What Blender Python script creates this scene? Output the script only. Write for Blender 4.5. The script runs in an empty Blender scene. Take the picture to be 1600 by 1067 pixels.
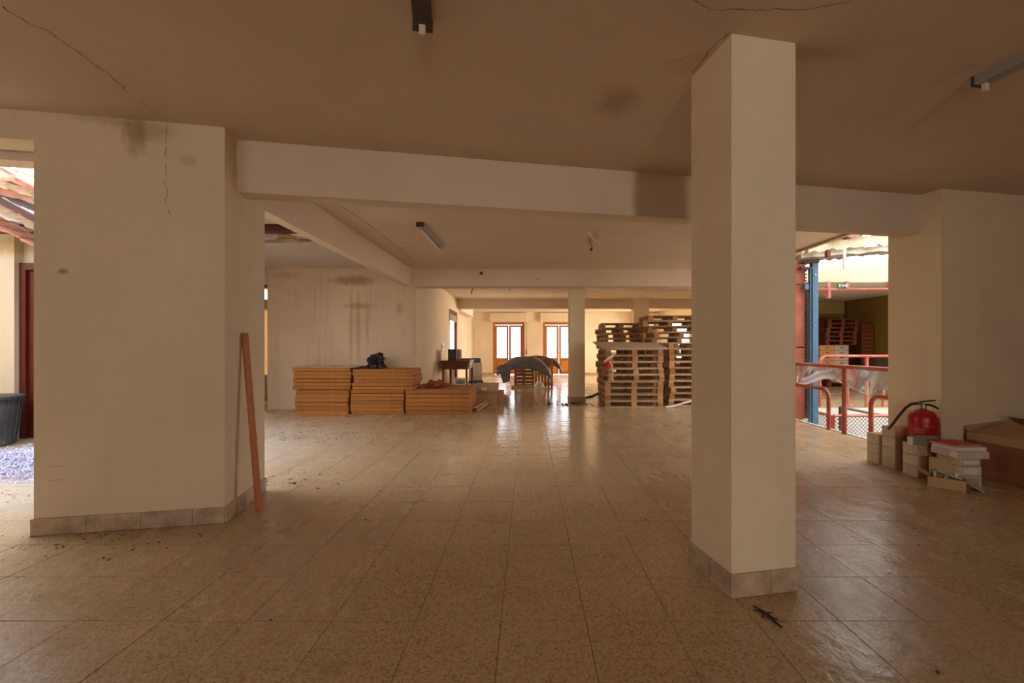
import bpy, bmesh, math, random
from mathutils import Vector, Matrix, noise
random.seed(7)
S = bpy.context.scene
COL = S.collection
F, CX, HY, CH, ZC = 690.0, 825.0, 542.0, 1.32, 2.97     # focal px, vanishing point, camera height, ceiling height

# ------------------------------------------------------------------ camera, sky, lights, exposure
cam = bpy.data.objects.new('camera', bpy.data.cameras.new('camera'))
COL.objects.link(cam)
cam.location = (0, 0, CH)
cam.rotation_euler = (math.pi/2, 0, 0)
cam.data.sensor_width = 36.0
cam.data.lens = F/1600*36.0
cam.data.shift_x = -(CX-800)/1600
cam.data.shift_y = (HY-533.5)/1600
cam.data.clip_start = 0.05
S.camera = cam
S.view_settings.view_transform = 'Standard'
S.view_settings.look = 'None'
S.view_settings.gamma = 1.0
S.view_settings.exposure = -0.06
S.view_settings.use_curve_mapping = False
S.cycles.diffuse_bounces = 6
S.cycles.max_bounces = 12

w = bpy.data.worlds.new('sky'); S.world = w; w.use_nodes = True
bg = w.node_tree.nodes['Background']
bg.inputs[0].default_value = (0.93, 0.96, 1.0, 1)
bg.inputs[1].default_value = 5.5

def area(name, loc, target, sx, sy, power, color=(1, 1, 1)):
    l = bpy.data.lights.new(name, 'AREA'); l.shape = 'RECTANGLE'; l.size = sx; l.size_y = sy
    l.energy = power; l.color = color
    o = bpy.data.objects.new(name, l); COL.objects.link(o); o.location = loc
    d = Vector(target)-Vector(loc)
    o.rotation_euler = d.to_track_quat('-Z', 'Y').to_euler()
    return o
area('skylight_over_left_bay', (-5.0, 5.0, 6.0), (-4.6, 5.0, 0), 4.5, 2.2, 70, (0.95, 0.97, 1.0))
area('skylight_over_lift_well', (7.6, 7.6, 6.8), (7.6, 7.9, 0), 5.0, 3.0, 300, (1.0, 0.97, 0.92))
area('daylight_side_door', (-3.6, 14.4, 1.9), (0, 14.4, 0.9), 1.3, 2.2, 330, (1.0, 0.9, 0.74))
area('daylight_far_doors', (0.4, 24.5, 4.6), (0.4, 18, 0.2), 5.0, 2.0, 800, (1.0, 0.93, 0.83))
area('daylight_far_right_window', (7.6, 18.2, 1.9), (3.0, 18.0, 1.5), 1.6, 2.0, 900, (1.0, 0.87, 0.68))
area('window_behind_camera', (1.0, -6.6, 1.75), (1.0, 0, 1.7), 0.5, 1.5, 125, (1.0, 0.95, 0.86))
area('wide_window_behind_camera', (-3.6, -6.6, 1.6), (-2.5, 0, 1.7), 2.4, 0.9, 22, (1.0, 0.93, 0.84))

# ------------------------------------------------------------------ helpers
def fp(px, py, z=0.0):                  # point of height z seen at a pixel
    Y = F*(CH-z)/(py-HY); return Vector(((px-CX)/F*Y, Y, z))
def zat(py, Y): return CH+(HY-py)*Y/F
def xat(px, Y): return (px-CX)/F*Y
ANG = math.radians(11.0)
U = Vector((math.cos(ANG), math.sin(ANG), 0)); V = Vector((-math.sin(ANG), math.cos(ANG), 0))

def tag(o, label=None, cat=None, group=None, kind=None):
    if label: o['label'] = label
    if cat: o['category'] = cat
    if group: o['group'] = group
    if kind: o['kind'] = kind
    return o
def link(name, me, parent=None, loc=None, rot=None):
    o = bpy.data.objects.new(name, me); COL.objects.link(o)
    if parent is not None: o.parent = parent
    if loc is not None: o.location = loc
    if rot is not None: o.rotation_euler = rot
    return o
def thing(name, label, cat, loc=(0, 0, 0), rz=0.0, group=None):
    o = bpy.data.objects.new(name, None); COL.objects.link(o); o.empty_display_size = .1
    o.location = loc; o.rotation_euler = (0, 0, rz)
    return tag(o, label, cat, group)

class MB:
    def __init__(s): s.bm = bmesh.new()
    def box(s, x0, x1, y0, y1, z0, z1, M=None, bev=0.0):
        r = bmesh.ops.create_cube(s.bm, size=1.0)
        vs = r['verts']
        for v in vs:
            v.co = Vector(((x0+x1)/2+v.co.x*(x1-x0), (y0+y1)/2+v.co.y*(y1-y0), (z0+z1)/2+v.co.z*(z1-z0)))
        if bev:
            es = list({e for v in vs for e in v.link_edges})
            rr = bmesh.ops.bevel(s.bm, geom=es, offset=bev, segments=1, affect='EDGES')
            vs = list({v for f in rr['faces'] for v in f.verts} | {v for v in vs if v.is_valid})
        if M is not None:
            for v in vs: v.co = M @ v.co
        return vs
    def prism(s, pts, z0, z1, M=None):
        a = [s.bm.verts.new((p[0], p[1], z0)) for p in pts]; b = [s.bm.verts.new((p[0], p[1], z1)) for p in pts]
        n = len(pts)
        s.bm.faces.new(a[::-1]); s.bm.faces.new(b)
        for i in range(n): s.bm.faces.new((a[i], a[(i+1) % n], b[(i+1) % n], b[i]))
        if M is not None:
            for v in a+b: v.co = M @ v.co
        return a+b
    def tube(s, pts, r, n=8, cap=True):
        pts = [Vector(p) for p in pts]; rings = []
        rr = r if isinstance(r, (list, tuple)) else [r]*len(pts)
        ref = None
        for i, p in enumerate(pts):
            t = (pts[min(i+1, len(pts)-1)]-pts[max(i-1, 0)]).normalized()
            if ref is None:
                ref = Vector((0, 0, 1)) if abs(t.z) < .9 else Vector((1, 0, 0))
            a = t.cross(ref)
            if a.length < 1e-4: a = t.cross(Vector((0, 1, 0)))
            a.normalize(); b = t.cross(a).normalized(); ref = -b if False else ref
            if i and rings:
                # keep frame continuous
                pa = s._la; a = (pa - t*pa.dot(t)).normalized(); b = t.cross(a).normalized()
            s._la = a
            rings.append([s.bm.verts.new(p+(a*math.cos(2*math.pi*k/n)+b*math.sin(2*math.pi*k/n))*rr[i]) for k in range(n)])
        for i in range(len(rings)-1):
            for k in range(n): s.bm.faces.new((rings[i][k], rings[i][(k+1) % n], rings[i+1][(k+1) % n], rings[i+1][k]))
        if cap:
            s.bm.faces.new(rings[0][::-1]); s.bm.faces.new(rings[-1])
    def lathe(s, prof, n=24, c=(0, 0, 0)):
        rings = []
        for r, z in prof:
            rings.append([s.bm.verts.new((c[0]+r*math.cos(2*math.pi*k/n), c[1]+r*math.sin(2*math.pi*k/n), c[2]+z)) for k in range(n)])
        for i in range(len(rings)-1):
            for k in range(n): s.bm.faces.new((rings[i][k], rings[i][(k+1) % n], rings[i+1][(k+1) % n], rings[i+1][k]))
        s.bm.faces.new(rings[0][::-1]); s.bm.faces.new(rings[-1])
    def quad(s, *pts):
        s.bm.faces.new([s.bm.verts.new(p) for p in pts])
    def grid(s, fn, nu, nv):
        g = [[s.bm.verts.new(fn(i/nu, j/nv)) for j in range(nv+1)] for i in range(nu+1)]
        for i in range(nu):
            for j in range(nv): s.bm.faces.new((g[i][j], g[i+1][j], g[i+1][j+1], g[i][j+1]))
    def mesh(s, name, mat, smooth=False):
        bmesh.ops.recalc_face_normals(s.bm, faces=s.bm.faces)
        me = bpy.data.meshes.new(name); s.bm.to_mesh(me); s.bm.free()
        if mat: me.materials.append(mat)
        if smooth:
            for p in me.polygons: p.use_smooth = True
        return me
    def build(s, name, mat, parent=None, loc=None, rot=None, smooth=False):
        return link(name, s.mesh(name, mat, smooth), parent, loc, rot)

def struct(name, mb, mat, label, parent=None, smooth=False):
    o = mb.build(name, mat, parent, smooth=smooth)
    if parent is None: tag(o, label, None, None, 'structure')
    return o
def solidify(o, t, off=0.0):
    m = o.modifiers.new('thickness', 'SOLIDIFY'); m.thickness = t; m.offset = off
def copy_tree(o, parent=None):
    c = o.copy(); COL.objects.link(c)
    if parent is not None: c.parent = parent
    for ch in o.children: copy_tree(ch, c)
    return c
ORD = ['lowest', 'second', 'third', 'fourth', 'fifth', 'sixth', 'seventh', 'eighth', 'ninth', 'tenth', 'eleventh', 'twelfth', 'thirteenth',
       'fourteenth', 'fifteenth', 'sixteenth', 'seventeenth']
def nth(i, n):
    if i == 0: return 'lowest'
    if i == n-1: return 'topmost'
    return ORD[i]+' from the bottom'

# ------------------------------------------------------------------ materials
def nodes(name):
    m = bpy.data.materials.new(name); m.use_nodes = True
    return m, m.node_tree.nodes, m.node_tree.links, m.node_tree.nodes['Principled BSDF']
def coords(N, L, world=True):
    if world:
        g = N.new('ShaderNodeNewGeometry'); return g.outputs['Position']
    t = N.new('ShaderNodeTexCoord'); return t.outputs['Object']
def ramp(N, L, src, a, b, ca=(0, 0, 0, 1), cb=(1, 1, 1, 1)):
    r = N.new('ShaderNodeValToRGB'); r.color_ramp.elements[0].position = a; r.color_ramp.elements[1].position = b
    r.color_ramp.elements[0].color = ca; r.color_ramp.elements[1].color = cb
    L.new(src, r.inputs[0]); return r.outputs[0]
def nz(N, L, co, scale, detail=4, rough=.55, stretch=None):
    t = N.new('ShaderNodeTexNoise'); t.inputs['Scale'].default_value = scale; t.inputs['Detail'].default_value = detail
    t.inputs['Roughness'].default_value = rough
    if stretch:
        mp = N.new('ShaderNodeMapping'); mp.inputs['Scale'].default_value = stretch; L.new(co, mp.inputs[0]); co = mp.outputs[0]
    L.new(co, t.inputs['Vector']); return t.outputs['Fac']
def mix(N, L, fac, a, b, mode='MIX'):
    m = N.new('ShaderNodeMix'); m.data_type = 'RGBA'; m.blend_type = mode
    if hasattr(fac, 'links'): L.new(fac, m.inputs[0])
    else: m.inputs[0].default_value = fac
    for i, v in ((6, a), (7, b)):
        if hasattr(v, 'links'): L.new(v, m.inputs[i])
        else: m.inputs[i].default_value = (*v[:3], 1)
    return m.outputs[2]
def math_(N, L, op, a, b=None):
    m = N.new('ShaderNodeMath'); m.operation = op
    for i, v in enumerate((a, b)):
        if v is None: continue
        if hasattr(v, 'links'): L.new(v, m.inputs[i])
        else: m.inputs[i].default_value = v
    return m.outputs[0]
def bump(N, L, P, h, strength=.3, dist=.01):
    b = N.new('ShaderNodeBump'); b.inputs['Strength'].default_value = strength; b.inputs['Distance'].default_value = dist
    L.new(h, b.inputs['Height']); L.new(b.outputs[0], P.inputs['Normal'])

def mat_basic(name, col, rough=.6, var=.18, scale=6, bumps=.15, metal=0, world=False, stretch=None, spec=.4, dirt=None, rnd=0.0, bd=.004):
    m, N, L, P = nodes(name)
    co = coords(N, L, world)
    n = nz(N, L, co, scale, 5, .6, stretch)
    dark = tuple(c*(1-var) for c in col); lite = tuple(min(1, c*(1+var)) for c in col)
    c = mix(N, L, ramp(N, L, n, .3, .7), dark, lite)
    if dirt:
        n2 = nz(N, L, co, scale*.35+.7, 6, .65)
        c = mix(N, L, ramp(N, L, n2, .52, .72), c, dirt)
    if rnd:
        oi = N.new('ShaderNodeObjectInfo')
        h = N.new('ShaderNodeHueSaturation'); L.new(c, h.inputs['Color'])
        v = math_(N, L, 'MULTIPLY_ADD', oi.outputs['Random'], rnd*2); v.node.inputs[2].default_value = 1-rnd
        L.new(v, h.inputs['Value']); c = h.outputs[0]
    L.new(c, P.inputs['Base Color'])
    P.inputs['Roughness'].default_value = rough; P.inputs['Metallic'].default_value = metal
    P.inputs['Specular IOR Level'].default_value = spec
    if bumps: bump(N, L, P, nz(N, L, co, scale*6, 4, .6, stretch), bumps, bd)
    return m

def mat_plaster(name, col, spots=(), streak=0.0, rough=.85, var=.07, stain=(.30, .17, .06)):
    """painted plaster: faint blotches, roller relief, small marks, and stains of their own shape (centre, radii, strength)."""
    m, N, L, P = nodes(name)
    co = coords(N, L, True)
    n = nz(N, L, co, 1.1, 6, .6)
    c = mix(N, L, ramp(N, L, n, .3, .72), tuple(x*(1-var) for x in col), tuple(min(1, x*(1+var)) for x in col))
    # small smudges
    n3 = nz(N, L, co, 7.0, 7, .7)
    c = mix(N, L, math_(N, L, 'MULTIPLY', ramp(N, L, n3, .66, .80), .45), c, tuple(x*.55 for x in col))
    if streak:
        st = nz(N, L, co, 3.0, 5, .6, (4.0, 4.0, .25))
        c = mix(N, L, math_(N, L, 'MULTIPLY', ramp(N, L, st, .55, .75), streak), c, tuple(x*.6 for x in col))
    for (ctr, rad, s, sc) in spots:
        mp = N.new('ShaderNodeMapping'); mp.vector_type = 'TEXTURE'
        mp.inputs['Location'].default_value = ctr; mp.inputs['Scale'].default_value = rad
        L.new(co, mp.inputs[0])
        ln = N.new('ShaderNodeVectorMath'); ln.operation = 'LENGTH'; L.new(mp.outputs[0], ln.inputs[0])
        nn = nz(N, L, co, sc, 6, .7)
        dd = math_(N, L, 'ADD', ln.outputs['Value'], math_(N, L, 'MULTIPLY', math_(N, L, 'SUBTRACT', nn, .5), 1.6))
        k = N.new('ShaderNodeMapRange'); k.inputs['From Min'].default_value = 1.0; k.inputs['From Max'].default_value = .35
        k.inputs['To Min'].default_value = 0; k.inputs['To Max'].default_value = s
        L.new(dd, k.inputs['Value'])
        c = mix(N, L, k.outputs[0], c, stain)
    L.new(c, P.inputs['Base Color']); P.inputs['Roughness'].default_value = rough
    P.inputs['Specular IOR Level'].default_value = .25
    bump(N, L, P, math_(N, L, 'ADD', nz(N, L, co, 60, 3, .6), math_(N, L, 'MULTIPLY', nz(N, L, co, 5, 3, .5), 1.5)), .25, .004)
    return m

def mat_terrazzo():
    m, N, L, P = nodes('terrazzo')
    co = coords(N, L, True)
    def chips(scale, thr, off):
        mp = N.new('ShaderNodeMapping'); mp.inputs['Location'].default_value = off; L.new(co, mp.inputs[0])
        dn = N.new('ShaderNodeTexNoise'); dn.inputs['Scale'].default_value = 60; L.new(mp.outputs[0], dn.inputs['Vector'])
        ad = N.new('ShaderNodeMixRGB'); ad.blend_type = 'ADD'; ad.inputs[0].default_value = .012
        L.new(mp.outputs[0], ad.inputs[1]); L.new(dn.outputs['Color'], ad.inputs[2])
        v = N.new('ShaderNodeTexVoronoi'); v.voronoi_dimensions = '2D'; v.inputs['Scale'].default_value = scale
        L.new(ad.outputs[0], v.inputs['Vector'])
        sz = N.new('ShaderNodeSeparateColor'); L.new(v.outputs['Color'], sz.inputs[0])
        t = math_(N, L, 'MULTIPLY', sz.outputs[0], thr)
        return math_(N, L, 'LESS_THAN', v.outputs['Distance'], t), sz.outputs[1]
    base = mix(N, L, ramp(N, L, nz(N, L, co, 25, 5, .7), .35, .7), (.47, .33, .18), (.59, .43, .245))
    k1, r1 = chips(62, .55, (0, 0, 0))
    c1 = mix(N, L, r1, (.27, .155, .062), (.41, .255, .12))
    c = mix(N, L, k1, base, c1)
    k2, r2 = chips(120, .5, (3.3, 1.7, 0))
    c = mix(N, L, k2, c, mix(N, L, r2, (.33, .20, .09), (.64, .50, .31)))
    # per tile tone
    oi = N.new('ShaderNodeObjectInfo'); h = N.new('ShaderNodeHueSaturation'); L.new(c, h.inputs['Color'])
    v = math_(N, L, 'MULTIPLY_ADD', oi.outputs['Random'], .09); v.node.inputs[2].default_value = .95
    L.new(v, h.inputs['Value']); c = h.outputs[0]
    # dust film in drifts, trodden dirt
    d1 = nz(N, L, co, .9, 7, .62); d2 = nz(N, L, co, 3.2, 7, .7, (1, .35, 1))
    dust = ramp(N, L, math_(N, L, 'ADD', math_(N, L, 'MULTIPLY', d1, .6), math_(N, L, 'MULTIPLY', d2, .4)), .38, .68)
    c = mix(N, L, math_(N, L, 'MULTIPLY', dust, .45), c, (.58, .46, .32))
    d3 = ramp(N, L, nz(N, L, co, 2.0, 8, .72), .55, .75)
    c = mix(N, L, math_(N, L, 'MULTIPLY', d3, .5), c, (.22, .14, .075))
    # pale plaster dust in the left bay (position of the spilt dust)
    mp = N.new('ShaderNodeMapping'); mp.vector_type = 'TEXTURE'; mp.inputs['Location'].default_value = (-4.9, 5.6, 0)
    mp.inputs['Scale'].default_value = (3.0, 3.2, 1); L.new(co, mp.inputs[0])
    ln = N.new('ShaderNodeVectorMath'); ln.operation = 'LENGTH'; L.new(mp.outputs[0], ln.inputs[0])
    kk = N.new('ShaderNodeMapRange'); kk.inputs['From Min'].default_value = 1.05; kk.inputs['From Max'].default_value = .5
    kk.inputs['To Min'].default_value = 0; kk.inputs['To Max'].default_value = .8
    L.new(math_(N, L, 'ADD', ln.outputs['Value'], math_(N, L, 'MULTIPLY', math_(N, L, 'SUBTRACT', d2, .5), .9)), kk.inputs['Value'])
    c = mix(N, L, kk.outputs[0], c, (.62, .56, .50))
    L.new(c, P.inputs['Base Color'])
    r = mix(N, L, dust, (.17, .17, .17), (.42, .42, .42))
    # polished trodden lane down the middle of the hall
    sx = N.new('ShaderNodeSeparateXYZ'); L.new(co, sx.inputs[0])
    lane = math_(N, L, 'ABSOLUTE', math_(N, L, 'SUBTRACT', sx.outputs[0], .15))
    lm = N.new('ShaderNodeMapRange'); lm.inputs['From Min'].default_value = 1.15; lm.inputs['From Max'].default_value = .75
    L.new(math_(N, L, 'ADD', lane, math_(N, L, 'MULTIPLY', math_(N, L, 'SUBTRACT', d2, .5), 1.2)), lm.inputs['Value'])
    r = mix(N, L, math_(N, L, 'MULTIPLY', lm.outputs[0], .9), r, (.07, .07, .07))
    P.inputs['Specular IOR Level'].default_value = .5
    L.new(r, P.inputs['Roughness'])
    hh = math_(N, L, 'ADD', math_(N, L, 'MULTIPLY', nz(N, L, co, 22, 4, .6, (1, .6, 1)), .8), math_(N, L, 'MULTIPLY', nz(N, L, co, 6, 3, .6), 1.6))
    bump(N, L, P, hh, .24, .012)
    return m

def mat_glass(name='glass', tint=(.96, .98, 1.0), haze=0.0):
    m, N, L, P = nodes(name)
    N.remove(P); out = N['Material Output']
    t = N.new('ShaderNodeBsdfTransparent'); t.inputs[0].default_value = (*tint, 1)
    g = N.new('ShaderNodeBsdfGlossy'); g.inputs['Roughness'].default_value = .05
    fr = N.new('ShaderNodeFresnel'); fr.inputs[0].default_value = 1.45
    mx = N.new('ShaderNodeMixShader'); L.new(fr.outputs[0], mx.inputs[0]); L.new(t.outputs[0], mx.inputs[1]); L.new(g.outputs[0], mx.inputs[2])
    last = mx.outputs[0]
    if haze:
        d = N.new('ShaderNodeBsdfTranslucent'); d.inputs[0].default_value = (.8, .82, .85, 1)
        d2 = N.new('ShaderNodeBsdfDiffuse'); d2.inputs[0].default_value = (.8, .82, .85, 1)
        a = N.new('ShaderNodeMixShader'); a.inputs[0].default_value = .5; L.new(d.outputs[0], a.inputs[1]); L.new(d2.outputs[0], a.inputs[2])
        m2 = N.new('ShaderNodeMixShader'); m2.inputs[0].default_value = haze; L.new(last, m2.inputs[1]); L.new(a.outputs[0], m2.inputs[2])
        last = m2.outputs[0]
    L.new(last, out.inputs[0]); return m

def mat_wood(name, c1, c2, rough=.6, sc=4, st=(1, 12, 12), rnd=.12, bumps=.2):
    m, N, L, P = nodes(name)
    co = coords(N, L, False)
    n = nz(N, L, co, sc, 6, .65, st)
    c = mix(N, L, ramp(N, L, n, .3, .7), c1, c2)
    n2 = nz(N, L, co, 3, 6, .7)
    c = mix(N, L, math_(N, L, 'MULTIPLY', ramp(N, L, n2, .5, .75), .5), c, tuple(x*.45 for x in c1))
    oi = N.new('ShaderNodeObjectInfo'); h = N.new('ShaderNodeHueSaturation'); L.new(c, h.inputs['Color'])
    v = math_(N, L, 'MULTIPLY_ADD', oi.outputs['Random'], rnd*2); v.node.inputs[2].default_value = 1-rnd
    L.new(v, h.inputs['Value']); L.new(h.outputs[0], P.inputs['Base Color'])
    P.inputs['Roughness'].default_value = rough; P.inputs['Specular IOR Level'].default_value = .3
    bump(N, L, P, n, bumps, .003)
    return m

CREAM = (.80, .65, .44)
def onplane(px, py, P0, n):              # a pixel's ray on a plane
    d = Vector(((px-CX)/F, 1, (HY-py)/F)); o = Vector((0, 0, CH))
    return o + d*((P0-o).dot(n)/d.dot(n))
BLK = Vector((-2.279, 3.318, 0))         # right front corner of the big wall block
BLKL = BLK-U*1.20                        # its left front corner
RBK = Vector((4.307, 4.60, 0))           # left front corner of the right block
def blkp(px, py): return onplane(px, py, BLK, V)
p1, p2, p3 = blkp(212, 212), blkp(240, 200), blkp(225, 240)
M_block = mat_plaster('cream_plaster_block', (.74, .60, .42), [
    (tuple(p1), (.10, .10, .18), .55, 22), (tuple(blkp(180, 188)), (.30, .30, .06), .35, 18), (tuple(blkp(232, 205)), (.22, .22, .10), .4, 25),
    (tuple(blkp(98, 424)), (.04, .04, .025), .8, 20), (tuple(blkp(293, 252)), (.07, .07, .05), .25, 16),
    (tuple(blkp(90, 728)), (.07, .05, .008), .35, 30), (tuple(blkp(88, 750)), (.08, .05, .006), .35, 30)], streak=.12)
M_wall = mat_plaster('cream_plaster', CREAM, streak=.10)
BAYY = 9.3
M_bay = mat_plaster('damp_plaster', (.72, .57, .40), [
    ((xat(552, BAYY), BAYY, zat(438, BAYY)), (.55, .3, .14), .75, 9), ((xat(560, BAYY), BAYY, zat(478, BAYY)), (.42, .3, .10), .5, 8),
    ((xat(549, BAYY), BAYY, zat(500, BAYY)), (.05, .3, .95), .4, 14), ((xat(560, BAYY), BAYY, zat(510, BAYY)), (.07, .3, .9), .45, 12), ((xat(574, BAYY), BAYY, zat(505, BAYY)), (.05, .3, .75), .35, 12), ((xat(625, BAYY), BAYY, zat(482, BAYY)), (.09, .3, .16), .4, 14),
    ((xat(445, BAYY), BAYY, zat(430, BAYY)), (.4, .3, .08), .35, 9), ((xat(500, BAYY), BAYY, zat(640, BAYY)), (1.4, .3, .05), .3, 9)],
    streak=.35, stain=(.34, .22, .13))
CEILW = (.66, .52, .38)
def cp(px, py):
    Y = F*(ZC-CH)/(HY-py); return Vector((xat(px, Y), Y, ZC))
cs = cp(963, 160)
M_ceil = mat_plaster('ceiling_paint', CEILW, [
    (tuple(cs), (.19, .22, .1), .5, 9), (tuple(cp(925, 372)), (.12, .5, .1), .45, 12), (tuple(cp(1255, 85)), (.35, .08, .1), .25, 10),
    (tuple(cp(1100, 100)), (.3, .14, .1), .22, 8)], var=.05)
M_wall_pale = mat_plaster('cream_plaster_pale', (.76, .65, .49), streak=.12)
M_ceil_far = mat_plaster('ceiling_paint_pale', (.80, .70, .58), var=.06)
M_ceil_dirty = mat_plaster('ceiling_ruined', (.62, .55, .47), [
    ((-4.3, 6.35, ZC), (1.5, .35, .1), .85, 5), ((-5.2, 6.9, ZC), (.8, .3, .1), .5, 5), ((-4.0, 6.9, ZC), (.5, .16, .1), .7, 8)], stain=(.16, .11, .07), var=.14)
M_beam = mat_plaster('beam_paint', (.72, .57, .42), [((.2, 9.3, 2.75), (.03, .2, .03), .8, 20)], var=.05)
M_terr = mat_terrazzo()
M_grout = mat_basic('grout', (.26, .18, .11), .9, .3, 9, .3, world=True)
M_concrete = mat_basic('concrete', (.42, .37, .31), .9, .2, 3, .3, world=True)
M_white_low = mat_basic('lower_floor_paint', (.58, .55, .50), .8, .08, 2, .2, world=True)
M_skirt = mat_basic('marbled_ceramic', (.46, .33, .22), .45, .35, 9, .1, world=True, dirt=(.60, .47, .33), rnd=.08)
M_glass = mat_glass()
M_film = mat_glass('plastic_film', (.92, .95, 1.0), .10)
M_frame = mat_wood('varnished_frame', (.36, .12, .035), (.50, .19, .07), .4, 3, (8, 8, 1))
M_panel = mat_wood('varnished_panel', (.50, .15, .03), (.66, .24, .05), .4, 3, (8, 8, 1))
M_mahog = mat_wood('mahogany', (.13, .028, .012), (.22, .055, .022), .35, 3, (1, 10, 10))
M_pallet = mat_wood('pallet_wood', (.40, .23, .12), (.62, .41, .24), .8, 4, (1, 10, 10), .25)
M_block_w = mat_wood('pallet_block_wood', (.40, .17, .06), (.58, .30, .13), .8, 6, (1, 1, 1), .3)
M_board = mat_wood('chipboard_edge', (.38, .145, .032), (.52, .215, .056), .7, 10, (.6, 4, 9), .16, .3)
M_batten = mat_wood('varnished_batten', (.36, .10, .025), (.52, .17, .05), .45, 3, (10, 10, 1))
M_card = mat_basic('cardboard', (.50, .31, .16), .8, .12, 5, .12, rnd=.1)
M_card_pale = mat_basic('pale_cardboard', (.55, .44, .32), .8, .12, 5, .12, rnd=.1)
M_card_dark = mat_basic('brown_cardboard', (.30, .12, .05), .75, .15, 4, .12)
M_card_in = mat_basic('kraft_paper', (.46, .30, .14), .8, .12, 5, .1)
M_card_gold = mat_basic('golden_cardboard', (.62, .30, .10), .7, .12, 5, .1)
M_tape = mat_basic('packing_tape', (.34, .18, .08), .35, .08, 6, 0)
M_white = mat_basic('white_paper', (.75, .70, .64), .7, .06, 6, .1)
M_red = mat_basic('red_enamel', (.42, .010, .012), .28, .06, 5, .02, spec=.5)
M_redfold = mat_basic('red_card', (.60, .02, .015), .45, .05, 5, .03)
M_black = mat_basic('black_rubber', (.018, .015, .014), .5, .2, 8, .1)
M_blackbag = mat_basic('black_plastic_bag', (.016, .015, .017), .3, .2, 9, .3)
M_metal = mat_basic('dull_metal', (.45, .40, .33), .4, .15, 8, .1, metal=.7)
M_rail = mat_basic('red_rail_paint', (.42, .085, .045), .45, .22, 6, .15, dirt=(.45, .28, .2), world=True)
M_redsteel = mat_basic('red_primer_steel', (.45, .12, .075), .55, .2, 5, .15, dirt=(.5, .22, .15), world=True)
M_darkred = mat_basic('dark_red_steel', (.09, .010, .004), .5, .2, 5, .15, world=True)
M_blue = mat_basic('blue_steel', (.085, .19, .31), .4, .18, 5, .12, world=True)
M_wire = mat_basic('galvanised_wire', (.20, .17, .14), .5, .15, 8, 0, metal=.3)
M_lamp = mat_basic('lamp_housing', (.34, .31, .29), .5, .15, 5, .05)
M_tube = mat_basic('lamp_tube', (.72, .70, .66), .25, .05, 5, 0)
M_socket = mat_basic('lamp_socket', (.62, .50, .36), .5, .2, 10, .05)
M_dark = mat_basic('dark_bakelite', (.07, .05, .035), .5, .2, 8, .05)
M_grey = mat_basic('grey_moulded_plastic', (.15, .155, .155), .5, .2, 6, .15, dirt=(.20, .18, .16))
M_tub = mat_basic('dark_grey_tub', (.055, .062, .068), .55, .3, 5, .15, dirt=(.16, .15, .14))
M_paper = mat_basic('shredded_paper', (.62, .62, .82), .8, .15, 3, 0, world=True)
M_tilered = mat_basic('terracotta', (.36, .15, .09), .85, .3, 7, .4, dirt=(.58, .45, .34), rnd=.2, bd=.02)
M_rafter = mat_wood('weathered_rafter', (.30, .19, .11), (.55, .40, .26), .9, 4, (1, 8, 8), .25, .6)
M_ragged = mat_basic('broken_concrete', (.60, .50, .36), .9, .2, 6, .6, dirt=(.42, .36, .22), bd=.03)
M_olive = mat_plaster('olive_plaster', (.25, .15, .04), var=.1)
M_greywain = mat_basic('grey_dado', (.13, .115, .095), .8, .2, 5, .2, world=True)
M_crack = mat_basic('crack_shadow', (.11, .06, .03), .95, .2, 20, 0)
M_blueband = mat_basic('blue_plastic', (.035, .055, .12), .5, .15, 6, .1)
M_beige = mat_basic('beige_fabric', (.42, .35, .27), .85, .15, 9, .2)
M_twig = mat_basic('dark_twig', (.035, .018, .012), .7, .3, 20, .3)
M_rubble = mat_basic('plaster_crumbs', (.50, .40, .28), .9, .3, 20, .2, rnd=.3)
M_leafbrown = mat_basic('dry_red_cloth', (.34, .09, .03), .8, .3, 14, .4)
M_green = mat_basic('exit_green', (.02, .10, .05), .45, .1, 8, 0)
M_foliage = mat_basic('tree_leaves', (.42, .50, .26), .7, .3, 3, .2, rnd=.2)
M_bark = mat_basic('bark', (.20, .14, .09), .9, .3, 8, .4)

# ------------------------------------------------------------------ floor
T = .4085
X0T, Y0T = -.13, 2.128
VOID = (4.86, 12.6, 5.30, 9.60)
fl = MB()
for (x0, x1, y0, y1) in ((-9, VOID[0], -7, 22.0), (VOID[0], 12.6, -7, VOID[2]), (VOID[0], 12.6, VOID[3], 22.0)):
    fl.box(x0, x1, y0, y1, -.30, -.006)
floor = struct('floor', fl, M_grout, 'floor slab with dark grout under the terrazzo tiles')
tb = MB(); tb.box(-T/2+.0013, T/2-.0013, -T/2+.0013, T/2-.0013, -.02, 0, bev=.0012)
tile_me = tb.mesh('floor_tile', M_terr)
cands = []; rest = MB()
def hidden(cx, cy):
    px = CX+F*cx/max(cy, .5)
    if cy > 4.0 and 45 < px < 405: return True
    if cy > 5.3 and px > 1393: return True
    return False
i0, i1 = int((-9-X0T)/T), int((12.6-X0T)/T)
j0, j1 = int((-7-Y0T)/T), int((22.0-Y0T)/T)
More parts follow.
